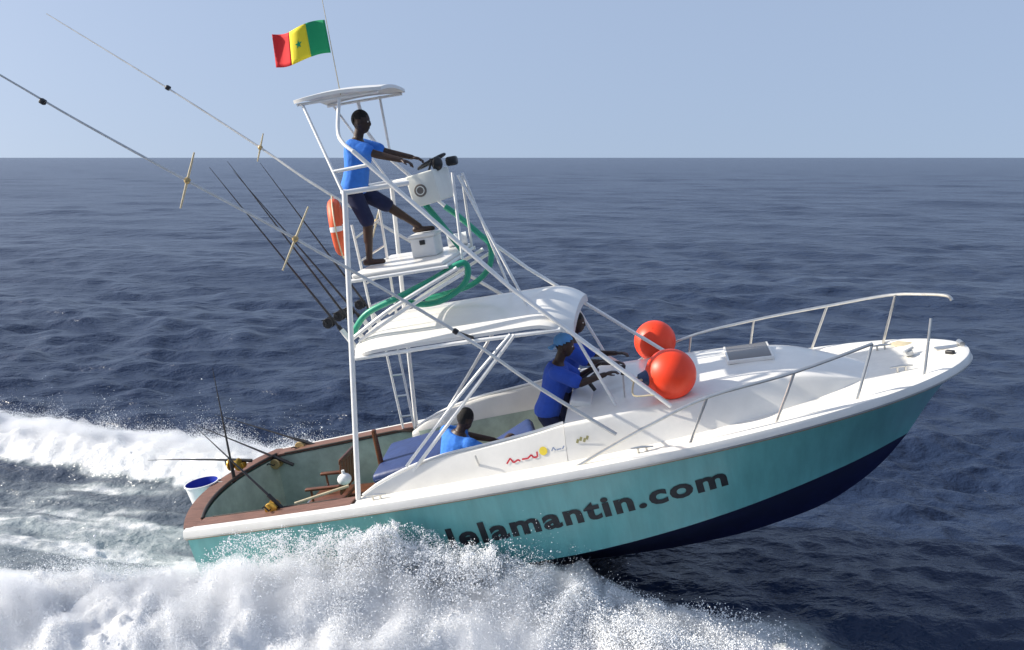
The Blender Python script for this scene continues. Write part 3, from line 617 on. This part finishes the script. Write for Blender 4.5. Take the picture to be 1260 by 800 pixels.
# heap of netting, floats
nb = MB(); Gn = []
for i in range(17):
    row = []
    for j in range(25):
        a = 2 * math.pi * j / 24; rr = .34 * (1 - i / 16) ** .6 * (1 + .25 * math.sin(3 * a + 1) + .12 * math.sin(7 * a)); row.append((.92 + rr * math.cos(a) * 1.25, -.55 + rr * math.sin(a), .10 + .62 * (i / 16) ** 1.2 + .035 * math.sin(9 * a + i)))
    Gn.append(row)
single(nb.grid(Gn), 'net_heap', M['net'], (.92, -.55, .10), 'heap of dark green netting on the cockpit floor', 'net')
single(MB().ell((1.36, .0, .84), (.085, .085, .07)).tube([(1.36, .0, .88), (1.36, .0, .95)], .02, 8), 'net_float', M['bwhite'], (1.36, .0, .8), 'small round white float hung on the wooden chair', 'float')
single(MB().box((1.30, .72, .26), (.42, .34, .30), None, .03).box((1.30, .72, .425), (.44, .36, .03), None, .01), 'tackle_box', M['wood'], (1.30, .72, .10), 'dark brown tackle box against the far cockpit wall', 'box')
rc = MB()
rc.tube([(.55 + (.22 - .012 * (k // 24) * 1.5) * math.cos(k * math.pi / 12), .45 + (.22 - .012 * (k // 24) * 1.5) * math.sin(k * math.pi / 12), .125 + .0011 * k) for k in range(140)], .017, 6)
single(rc, 'rope_coil', M['bamboo'], (.55, .45, .10), 'coil of pale rope on the cockpit floor', 'rope')
# bucket astern
bk = root('bucket', (-.54, .16, .60), 'white bucket with a blue inside hung outside the transom', 'bucket')
MB().lathe([(0, 0), (.145, 0), (.20, .32), (.212, .32), (.212, .335), (.196, .335)], n=36).build('shell', M['bwhite'], bk)
MB().lathe([(0, .02), (.14, .02), (.1945, .334)], n=36).build('lining', M['bblue'], bk)
MB().tube([(.21 * math.cos(a), .21 * math.sin(a) * .98, .31 + .0 * a) for a in np.linspace(-.2, math.pi + .2, 16)], .006, 6).tube([(.2, 0, .32), (.42, -.05, .30)], .008, 6).build('handle', M['steel'], bk)
# cushions
def cushion(c, d, rz, ry, rx, label, mname='cush'):
    mb = MB(); mb.box((0, 0, 0), d, None, min(d[2] * .42, .06)); o = mb.build('cushion', M[mname]); pm = MB()
    pm.tube([(sx * (d[0] / 2 - .04), sy * (d[1] / 2 - .0), 0) for sx, sy in ((-1, -1), (1, -1))], .008, 6).build('piping', M['cush'], o)
    o.matrix_world = B @ Matrix.Translation(c) @ Euler((rx, ry, rz)).to_matrix().to_4x4()
    return tag(o, label, 'cushion', 'navy cushions in the cockpit')
cushion((2.22, .42, .92), (1.05, .95, .14), 0, -.16, .10, 'long navy blue cushion on the engine box behind the seated person')
cushion((3.42, .02, 1.02), (.62, .62, .14), .2, -.42, .15, 'tilted navy blue cushion in front of the seated person')
# buoys
def buoy(c, r, ax, label, lash=None):
    t = root('mooring_buoy', c, label, 'buoy', 'orange inflatable buoys on the cabin top'); q = Vector(ax).normalized().to_track_quat('Z', 'Y').to_matrix()
    prof = [(r * math.sin(a) * (1 + .0 * a), -r * math.cos(a)) for a in np.linspace(0.02, 2.72, 26)] + [(r * .28, r * 1.02), (r * .22, r * 1.12)]
    MB().lathe(prof, rot=q, n=40).build('ball', M['orange'], t)
    e = MB(); e.lathe([(r * .30, r * .93), (r * .32, r * 1.0), (r * .26, r * 1.14), (r * .20, r * 1.30), (0, r * 1.34)], rot=q, n=20)
    E_ = e.build('rope_eye', M['bluerub'], t)
    MB().tube([q @ Vector((.055 * math.cos(a), 0, r * 1.36 + .055 * math.sin(a))) for a in np.linspace(0, 2 * math.pi, 15)], .014, 8).build('rope', M['bamboo'], t)
    if lash: MB().tube([q @ Vector((0, 0, r * 1.5))] + [Vector(p) for p in lash], .009, 6, 4).build('lashing', M['bamboo'], t)
    return t
buoy((5.30, -.80, 1.86), .255, (-.93, -.35, .05), 'orange ball buoy nearest the camera with dark blue eye', [(-.38, -.20, -.12), (-.18, -.24, -.13), (-.06, -.235, -.20)])
buoy((5.12, 1.19, 1.755), .25, (.0, .6, -.75), 'orange ball buoy behind the nearer one, on the far side of the cabin top')
# life ring
lr = root('life_ring', (2.03, -.38, 3.78), 'orange life ring with pale bands hung behind the tower station', 'life ring'); q = Matrix.Rotation(R(15), 3, 'Z') @ Matrix.Rotation(R(90), 3, 'Y')
def torus(a0, a1, Rr, r, n=28, m=14):
    return [[tuple(q @ Vector(((Rr + rr2 * math.cos(p)) * math.cos(a), (Rr + rr2 * math.cos(p)) * math.sin(a), rr2 * math.sin(p)))) for p in np.linspace(0, 2 * math.pi, m, endpoint=False)] for a, rr2 in zip(np.linspace(a0, a1, n), [r] * n)]
MB().grid(torus(0, 2 * math.pi * 47 / 48, .245, .066, 48), closeu=True, closev=True).build('ring', M['redor'], lr)
for k in range(4): MB().grid(torus(k * math.pi / 2 - .09, k * math.pi / 2 + .09, .245, .0685, 8), closev=True).build('band', M['bwhite'], lr)
MB().tube([tuple(q @ Vector((.325 * math.cos(a) * (1 + .03 * math.cos(4 * a)), .325 * math.sin(a) * (1 + .03 * math.cos(4 * a)), 0))) for a in np.linspace(0, 2 * math.pi, 49)], .008, 6, cap=False).build('grab_line', M['bamboo'], lr)
# hoses
single(MB().tube([(2.06, -.70, 2.63), (2.12, -.72, 2.72), (2.30, -.75, 2.88), (2.66, -.76, 3.00), (3.05, -.75, 3.13), (3.36, -.72, 3.25), (3.42, -.70, 3.18), (3.35, -.68, 3.03), (3.12, -.66, 2.90), (2.90, -.64, 2.87), (2.72, -.62, 2.91)], .033, 10, 6), 'hose', M['hose'], (2.06, -.70, 2.63), 'green hose looped along the near slanting tower struts', 'hose')
single(MB().tube([(2.90, .05, 3.86), (3.00, .0, 3.72), (3.14, -.05, 3.50), (3.25, -.1, 3.33)], .033, 10, 6), 'hose', M['hose'], (2.9, .05, 3.86), 'short green hose hanging straight below the emblem box', 'hose')
single(MB().tube([(3.02, .45, 3.78), (3.14, .47, 3.66), (3.34, .5, 3.42), (3.45, .5, 3.26), (3.40, .5, 3.02), (3.20, .5, 2.86), (2.95, .48, 2.80), (2.6, .44, 2.76)], .033, 10, 6), 'hose', M['hose'], (3.02, .45, 3.78), 'green hose looping down on the far side of the tower', 'hose')
# seat box and rolled tarp on tower platform
sb = root('seat_box', (2.86, -.02, 3.311), 'small white box on the tower platform with a foot on it', 'box')
MB().box((0, 0, .105), (.27, .34, .21), None, .015).build('body', M['ob'], sb); MB().box((0, 0, .228), (.30, .37, .035), None, .012).build('lid', M['ob'], sb)
MB().box((.0, -.175, .16), (.06, .016, .05), None, .004).build('latch', M['black'], sb)
tp = MB(); tp.tube([(2.98, .46, 3.382), (3.20, .50, 3.386)], [.07, .075], 14, 0); single(tp, 'rolled_towel', M['bwhite'], (2.98, .46, 3.31), 'small white roll of cloth behind the emblem box', 'cloth roll')
single(MB().tube([(1.74, .30, .12), (1.73, .30, .95), (1.72, .30, 1.26)], [.035, .034, .03], 10).box((1.72, .30, 1.26), (.05, .05, .10), None, .01), 'wooden_club', M['wood'], (1.74, .30, .12), 'dark wooden pole upright in the cockpit by the tower leg', 'pole')

# ------------------------------------------------------------------ flag on its staff
fl = root('flag', (2.21, 0, 5.20), 'green, yellow and red flag with a green star flying above the tower canopy', 'flag')
MB().tube([(0, 0, -.05), (.0, 0, 1.15)], [.006, .003], 8).build('staff', M['bamboo'], fl)
def fpt(a, b_):   # a 0 at hoist .. 1 at fly, b 0 bottom .. 1 top
    return (-.02 - .66 * a + .04 * b_ * a, .05 * math.sin(a * 7.5 + .6 + b_ * .8) * (.25 + a), .40 + .33 * b_ - .01 * a * 6 * .5 + .025 * math.sin(a * 6.0 + .4) - .012 * (1 - b_))
for a0, a1, mn in ((0, .335, 'fgreen'), (.335, .665, 'fyel'), (.665, 1, 'fred')):
    MB().grid([[fpt(a0 + (a1 - a0) * i / 8, j / 8) for j in range(9)] for i in range(9)]).build('stripe', M[mn], fl, thick=.003)
for sd in (-1, 1):
    st = MB(); pts = []
    for k in range(10):
        rr = .13 if k % 2 == 0 else .055; a = math.pi / 2 + k * math.pi / 5; p = fpt(.5 + rr * .5 * math.cos(a), .5 + rr * math.sin(a)); pts.append((p[0], p[1] + sd * .004, p[2]))
    p = fpt(.5, .5); pts.append((p[0], p[1] + sd * .004, p[2])); st.add(pts, [(k, (k + 1) % 10, 10) for k in range(10)]); st.build('star', M['fgreen'], fl)

# ------------------------------------------------------------------ people
def capsule(mb, a, b_, r0, r1, n=12):
    a = Vector(a); b_ = Vector(b_); d = b_ - a; L_ = d.length; d.normalize(); pts = []; rs = []
    for q in (-1, -.85, -.5): pts.append(a + d * (q * r0)); rs.append(max(r0 * math.sqrt(1 - q * q), .0015))
    for q in (0, .35, .7, 1): pts.append(a.lerp(b_, q)); rs.append(r0 + (r1 - r0) * q)
    for q in (.5, .85, 1): pts.append(b_ + d * (q * r1)); rs.append(max(r1 * math.sqrt(1 - q * q), .0015))
    mb.tube(pts, rs, n)
def ik(a, c, l1, l2, pole):
    a = Vector(a); c = Vector(c); d = c - a; L_ = min(d.length, (l1 + l2) * .999); dn = d.normalized(); c = a + dn * L_
    x = (l1 * l1 - l2 * l2 + L_ * L_) / (2 * L_); h = math.sqrt(max(l1 * l1 - x * x, 0)); p = Vector(pole); p = (p - dn * p.dot(dn)).normalized(); return a + dn * x + p * h, c
def person(label, pelvis, neck, head, face, hands, feet, knee_pole, elbow_pole, org, shirt, cap=None, footdir=(1, 0, 0), sleeve=.62, leg=1.0):
    pelvis, neck, head = map(Vector, (pelvis, neck, head)); up = (neck - pelvis).normalized(); face = Vector(face).normalized()
    side_ = up.cross(face).normalized(); fr = side_.cross(up).normalized()      # side_ = the person's left
    body = MB(); sh = MB(); so_ = MB(); L_ = (neck - pelvis).length
    def ring(c, wx, wy, n=16): return [tuple(c + side_ * wx * math.cos(2 * math.pi * k / n) + fr * wy * math.sin(2 * math.pi * k / n)) for k in range(n)]
    def torso(mb, o, t0, t1):
        prof = [(-.16, .06, .05), (-.10, .155, .105), (0, .17, .115), (.18, .155, .105), (.38, .145, .10), (.62, .168, .115), (.80, .178, .112), (.90, .155, .09), (.97, .10, .07), (1.03, .06, .055)]
        rg = [ring(pelvis + up * L_ * t + fr * .018 * math.sin(max(t, 0) * 3.1), a + o, b_ + o) for t, a, b_ in prof if t0 <= t <= t1]
        k0 = len(mb.v); mb.grid(rg, closev=True); mb.f.append(tuple(range(k0, k0 + 16))[::-1]); e = len(mb.v) - 16; mb.f.append(tuple(range(e, e + 16)))
    torso(body, 0, -1, 2); torso(sh, .030, -.17, 1.0); torso(so_, .012, -.17, .25)
    capsule(body, neck - up * .03, neck.lerp(head, .6), .056, .052)
    hu = (head - neck).normalized(); hu = (hu + Vector((0, 0, .8))).normalized(); hs = hu.cross(face).normalized(); hf = hs.cross(hu).normalized(); Hm = Matrix((hf, hs, hu)).transposed()
    H = lambda x, y, z: head + Hm @ Vector((x, y, z))
    body.ell(H(0, 0, .015), (.096, .076, .108), Hm, 18, 12); body.ell(H(.028, 0, -.055), (.062, .055, .062), Hm); body.ell(H(.095, 0, -.012), (.018, .014, .026), Hm); body.ell(H(.082, 0, -.052), (.016, .028, .014), Hm)
    for sg in (-1, 1): body.ell(H(-.005, sg * .078, -.005), (.024, .012, .034), Hm)
    for i, sg in enumerate((-1, 1)):      # right, left
        s0 = pelvis + up * L_ * .87 + side_ * sg * .185; el, ha = ik(s0, hands[i], .29, .265, elbow_pole[i])
        capsule(body, s0, el, .052, .042); capsule(body, el, ha, .043, .028); e2 = s0.lerp(el, sleeve); capsule(sh, s0 - side_ * sg * .01, e2, .078, .078)
        d = (ha - el).normalized(); pn = d.cross(Vector((0, 0, 1)).cross(d)).normalized(); ps = d.cross(pn).normalized()
        pc = ha + d * .05; body.ell(pc, (.052, .042, .018), Matrix((d, ps, pn)).transposed())
        for k, (off, ln) in enumerate(((-.030, .062), (-.010, .074), (.010, .070), (.029, .055))):
            f0 = ha + d * .085 + ps * off; f1 = f0 + d * ln * .55 - pn * .012; f2 = f1 + d * ln * .28 - pn * ln * .45; capsule(body, f0, f1, .0095, .009, 8); capsule(body, f1, f2, .009, .008, 8)
        t0 = ha + d * .03 + ps * .035 * -sg; t1 = t0 + d * .035 + ps * .028 * -sg - pn * .012; capsule(body, t0, t1, .012, .011, 8); capsule(body, t1, t1 + d * .028 - pn * .012, .010, .009, 8)
        hp = pelvis - up * .03 + side_ * sg * .09; kn, an = ik(hp, feet[i], .43 * leg, .42 * leg, knee_pole[i])
        capsule(body, hp, kn, .083, .056); capsule(body, kn, an, .052, .036); capsule(body, kn.lerp(an, .12) - fr * .012, kn.lerp(an, .5) - fr * .012, .052, .045)
        capsule(so_, hp, hp.lerp(kn, .92), .102, .082)
        fd = Vector(footdir).normalized(); capsule(body, an - fd * .045 - Vector((0, 0, .035)), an + fd * .15 - Vector((0, 0, .045)), .036, .028)
    org = Vector(org)
    def fin(mb, nm, m_, par, vox):
        o = mb.build(nm, m_, par, org=org, angle=180); r_ = o.modifiers.new('remesh', 'REMESH'); r_.mode = 'VOXEL'; r_.voxel_size = vox; r_.use_smooth_shade = True
        s_ = o.modifiers.new('smooth', 'SMOOTH'); s_.factor = .5; s_.iterations = 3; return o
    P = fin(body, 'person', M['skin'], None, .008); P.matrix_world = B @ Matrix.Translation(org); tag(P, label, 'person', 'people on the boat')
    fin(sh, 'shirt', M[shirt], P, .012); fin(so_, 'shorts', M['shorts'], P, .012)
    hr = MB(); hr.ell(H(-.012, 0, .032), (.099, .081, .102), Hm, 20, 14); hv = [Vector(v) for v in hr.v]
    keep = [f for f in hr.f if all((Hm.transposed() @ (hv[i] - head)).z > .012 + .9 * max(0, (Hm.transposed() @ (hv[i] - head)).x - .02) for i in f) or all((Hm.transposed() @ (hv[i] - head)).x < -.045 and (Hm.transposed() @ (hv[i] - head)).z > -.06 for i in f)]
    hr.f = keep; hr.build('hair', M['hair'], P, org=org)
    for sg in (-1, 1):
        e = MB(); e.ell(H(.083, sg * .03, .012), (.010, .013, .009), Hm, 10, 6); E_ = e.build('eye', M['eye'], P, org=org)
        e = MB(); e.ell(H(.091, sg * .03, .012), (.004, .006, .006), Hm, 8, 6); e.build('pupil', M['black'], E_, org=org)
    if cap:
        cp = MB(); cp.ell(H(-.018, 0, .042), (.105, .088, .094), Hm, 24, 14); hv = [Vector(v) for v in cp.v]
        cp.f = [f for f in cp.f if all((Hm.transposed() @ (hv[i] - head)).z > .028 + .55 * (Hm.transposed() @ (hv[i] - head)).x for i in f)]
        G = [[tuple(H(-.10 - .075 * q * math.cos(a * .9), .085 * math.sin(a) * (1 + .0 * q), .0 - .045 * q)) for a in np.linspace(-1.4, 1.4, 11)] for q in (0, .5, 1)]
        cp.grid(G); cp.build('cap', M[cap], P, org=org, thick=.006)
    return P
F_ = (1, 0, 0)
person('person in azure shirt standing at the top tower station with arms reaching forward', (2.21, -.13, 4.17), (2.345, -.13, 4.655), (2.42, -.13, 4.825), (1, 0, -.05),
       [(2.98, -.36, 4.30), (3.00, .12, 4.31)], [(2.26, -.25, 3.385), (2.80, .05, 3.625)], [(1, -.1, .2), (.8, .1, .6)], [(-.1, -.3, -1), (-.1, .3, -1)], (2.3, -.1, 3.31), 'shirt', leg=.92)
person('person in royal blue shirt and pale blue cap leaning on the dash', (3.93, -.30, 1.49), (4.13, -.30, 2.00), (4.225, -.30, 2.17), (1, .05, -.1),
       [(4.62, -.52, 1.86), (4.50, -.12, 1.86)], [(3.92, -.40, .69), (3.90, -.20, .69)], [(1, 0, 0), (1, 0, 0)], [(.1, -.6, -.8), (0, .5, -1)], (3.9, -.3, .62), 'shirt2', 'cap', sleeve=.8)
person('person in royal blue shirt with bare black hair, farther of the two at the helm', (4.02, .42, 1.56), (4.22, .42, 2.07), (4.30, .42, 2.26), (1, -.1, 0),
       [(4.66, .2, 1.80), (4.68, .62, 1.80)], [(3.96, .32, .69), (3.96, .52, .69)], [(1, 0, 0), (1, 0, 0)], [(0, -.6, -.8), (0, .6, -.8)], (3.98, .42, .62), 'shirt2', sleeve=.8)
person('person in azure shirt sitting low behind the near coaming', (2.80, -.62, .96), (3.00, -.62, 1.45), (3.09, -.60, 1.575), (.55, .83, -.12),
       [(3.46, -.50, 1.26), (3.32, -.28, 1.20)], [(3.52, -.42, .72), (3.36, -.22, .72)], [(0, 0, 1), (0, 0, 1)], [(.1, -.7, -.6), (.1, .7, -.6)], (2.84, -.6, .62), 'shirt')

# ------------------------------------------------------------------ mist: fine airborne water over the two crests
def to_world(u, v): return OW[0] + u * FW[0] + v * PW[0], OW[1] + u * FW[1] + v * PW[1]
mist_m = bpy.data.materials.new('mist'); mist_m.use_nodes = True; mn_ = mist_m.node_tree.nodes; mn_.remove(mn_['Principled BSDF'])
pv = mn_.new('ShaderNodeVolumePrincipled'); pv.inputs['Color'].default_value = (0.97, 0.98, 1.0, 1); pv.inputs['Density'].default_value = 3.2; pv.inputs['Anisotropy'].default_value = 0.0
mist_m.node_tree.links.new(pv.outputs[0], mn_['Material Output'].inputs['Volume'])
scn.cycles.volume_bounces = 3
def mist(sg, u0, u1, hgt, w0, w1, label):
    uu, dd = np.meshgrid(np.linspace(u0, u1, 170), np.linspace(-.5, w1, 44), indexing='ij'); aft = np.maximum(4.2 - uu, 0); v = sg * (1.34 + .17 * aft + dd)
    x, y = to_world(uu, v); h, f = sea_h(x, y); nn = fbm(uu * 1.7, dd * 1.9 + 9 * sg, 4, 71)
    e = hgt * np.where(dd < .1, np.exp(-((dd - .1) / .35) ** 2), np.exp(-((dd - .1) / w0) ** 2)) * sm(u1, u1 - 1.6, uu) * sm(u0, u0 + 1, uu) * np.clip(2.6 * (nn - .28), 0, 1.6)
    top = np.stack([x, y, h + e + .004], -1); bt = np.stack([x, y, h - .06], -1)
    mb = MB(); a, b_ = uu.shape; mb.grid(top); o = len(mb.v); mb.grid(bt)
    rim = [i * b_ for i in range(a)] + [(a - 1) * b_ + j for j in range(1, b_)] + [i * b_ + b_ - 1 for i in range(a - 2, -1, -1)] + [j for j in range(b_ - 2, 0, -1)]
    for k in range(len(rim)): p, q_ = rim[k], rim[(k + 1) % len(rim)]; mb.f.append((p, q_, q_ + o, p + o))
    ob = mb.build('mist', mist_m, None); ob['kind'] = 'stuff'; ob['label'] = label; return ob
mist(-1, -7.0, 6.3, .30, .9, 2.8, 'thin white mist over the near bow wave')
mist(1, -10.0, 4.0, .18, .5, 1.5, 'thin white mist over the far bow wave')

# ------------------------------------------------------------------ spray
rng = np.random.RandomState(11)
def to_world(u, v): return OW[0] + u * FW[0] + v * PW[0], OW[1] + u * FW[1] + v * PW[1]
PT = []; RD = []
def emit(n, u, v, zoff, r):
    x, y = to_world(u, v); h, f = sea_h(x, y); PT.append(np.stack([x, y, h + zoff], -1)); RD.append(r)
# fine mist and drops over the starboard and port crests
def crest(n, sg, u0, u1, hs, spread, k):
    u = u0 + (u1 - u0) * rng.rand(n); aft = np.maximum(4.2 - u, 0); c = 1.34 + .17 * aft
    d = rng.gamma(2.0, spread / 2, n) - .22; v = sg * (c + d)
    cl = fbm(u * 2.2, d * 2.2 + 40 * (sg + 2), 4, 51 + k); keep = cl > .30 + .35 * rng.rand(n)
    u, v, d, cl = u[keep], v[keep], d[keep], cl[keep]; m_ = len(u)
    zz = rng.exponential(1.0, m_) * hs * (.25 + 1.9 * np.clip(cl - .35, 0, 1)) * np.exp(-np.abs(d - .1) / 1.1) * np.clip((5.4 - u) / 1.6, .15, 1)
    emit(m_, u, v, zz, (.0020 + .0028 * rng.rand(m_) ** 3 + .010 * (rng.rand(m_) < .006) * rng.rand(m_)))
crest(700000, -1, -6.0, 5.3, .12, 1.0, 0)
crest(300000, 1, -9.0, 3.5, .13, .6, 1)
# jets thrown up against the topsides and out from the bow
for j in range(700):
    u0 = 4.6 - 3.9 * rng.rand() ** 1.15; n_ = rng.randint(120, 420); sg = -1 if rng.rand() < .8 else 1
    v0 = sg * (1.28 + .15 * rng.rand()); vu = rng.uniform(1.0, 2.7) * (1.15 if 1.0 < u0 < 3.2 else .8); vo = rng.uniform(.25, 1.9); va = rng.uniform(-1.2, 1.8)
    t = rng.rand(n_) ** .8 * (2 * vu / 9.8) * 1.0; jt = .02 + .10 * t[:, None] * rng.randn(n_, 3)
    emit(n_, u0 - va * t + jt[:, 0] * 1.2, v0 + sg * (vo * t) + jt[:, 1], np.maximum(vu * t - 4.9 * t * t, 0) + np.abs(jt[:, 2]) * .8, .0020 + .005 * rng.rand(n_) ** 3)
for j in range(130):   # splashes climbing over the first letters
    u0 = rng.uniform(2.0, 3.3); n_ = rng.randint(150, 420); vu = rng.uniform(1.8, 3.3); vo = rng.uniform(.05, .8); va = rng.uniform(-.5, 1.5)
    t = rng.rand(n_) ** .7 * (vu / 9.8) * 1.5; jt = .015 + .07 * t[:, None] * rng.randn(n_, 3)
    emit(n_, u0 - va * t + jt[:, 0], -1.46 - .2 * rng.rand() - vo * t + jt[:, 1], np.maximum(vu * t - 4.9 * t * t, 0) + np.abs(jt[:, 2]) * .6, .0020 + .005 * rng.rand(n_) ** 3)
for j in range(420):   # thin curtain ahead of the bow wave
    u0 = 4.3 + .5 * rng.rand(); n_ = rng.randint(100, 300); a = rng.uniform(.1, 1.0)
    vu = rng.uniform(.5, 2.0); vo = rng.uniform(1.2, 3.6); vf = rng.uniform(.3, 5.2) * a
    t = rng.rand(n_) * (2 * vu / 9.8) * 1.15; jt = .03 * rng.randn(n_, 3) * (1 + 3 * t[:, None])
    emit(n_, u0 + vf * t + jt[:, 0] + .35 * rng.randn(), -1.0 - vo * t - .9 * rng.rand() + jt[:, 1], np.maximum(vu * t - 4.9 * t * t, 0) + np.abs(jt[:, 2]), .0025 + .005 * rng.rand(n_) ** 2.5)
PT = np.concatenate(PT); RD = np.concatenate(RD)
me = bpy.data.meshes.new('spray'); me.vertices.add(len(PT)); me.vertices.foreach_set('co', PT.astype(np.float32).ravel())
a_ = me.attributes.new('rad', 'FLOAT', 'POINT'); a_.data.foreach_set('value', RD.astype(np.float32))
spm = mat('white_water_drops', (0.90, 0.91, 0.92), 0.6)
sp_o = bpy.data.objects.new('spray', me); col.objects.link(sp_o); me.materials.append(spm); sp_o['kind'] = 'stuff'; sp_o['label'] = 'white spray and foam drops thrown up along the hull'
gn = bpy.data.node_groups.new('drops', 'GeometryNodeTree')
gn.interface.new_socket('Geometry', in_out='INPUT', socket_type='NodeSocketGeometry'); gn.interface.new_socket('Geometry', in_out='OUTPUT', socket_type='NodeSocketGeometry')
gi = gn.nodes.new('NodeGroupInput'); go = gn.nodes.new('NodeGroupOutput'); mtp = gn.nodes.new('GeometryNodeMeshToPoints'); na_ = gn.nodes.new('GeometryNodeInputNamedAttribute'); na_.data_type = 'FLOAT'; na_.inputs['Name'].default_value = 'rad'
smt = gn.nodes.new('GeometryNodeSetMaterial'); smt.inputs['Material'].default_value = spm
gn.links.new(gi.outputs[0], mtp.inputs['Mesh']); gn.links.new(na_.outputs['Attribute'], mtp.inputs['Radius']); gn.links.new(mtp.outputs[0], smt.inputs[0]); gn.links.new(smt.outputs[0], go.inputs[0])
md = sp_o.modifiers.new('drops', 'NODES'); md.node_group = gn
print('spray drops', len(PT), 'sea verts', nr * na)
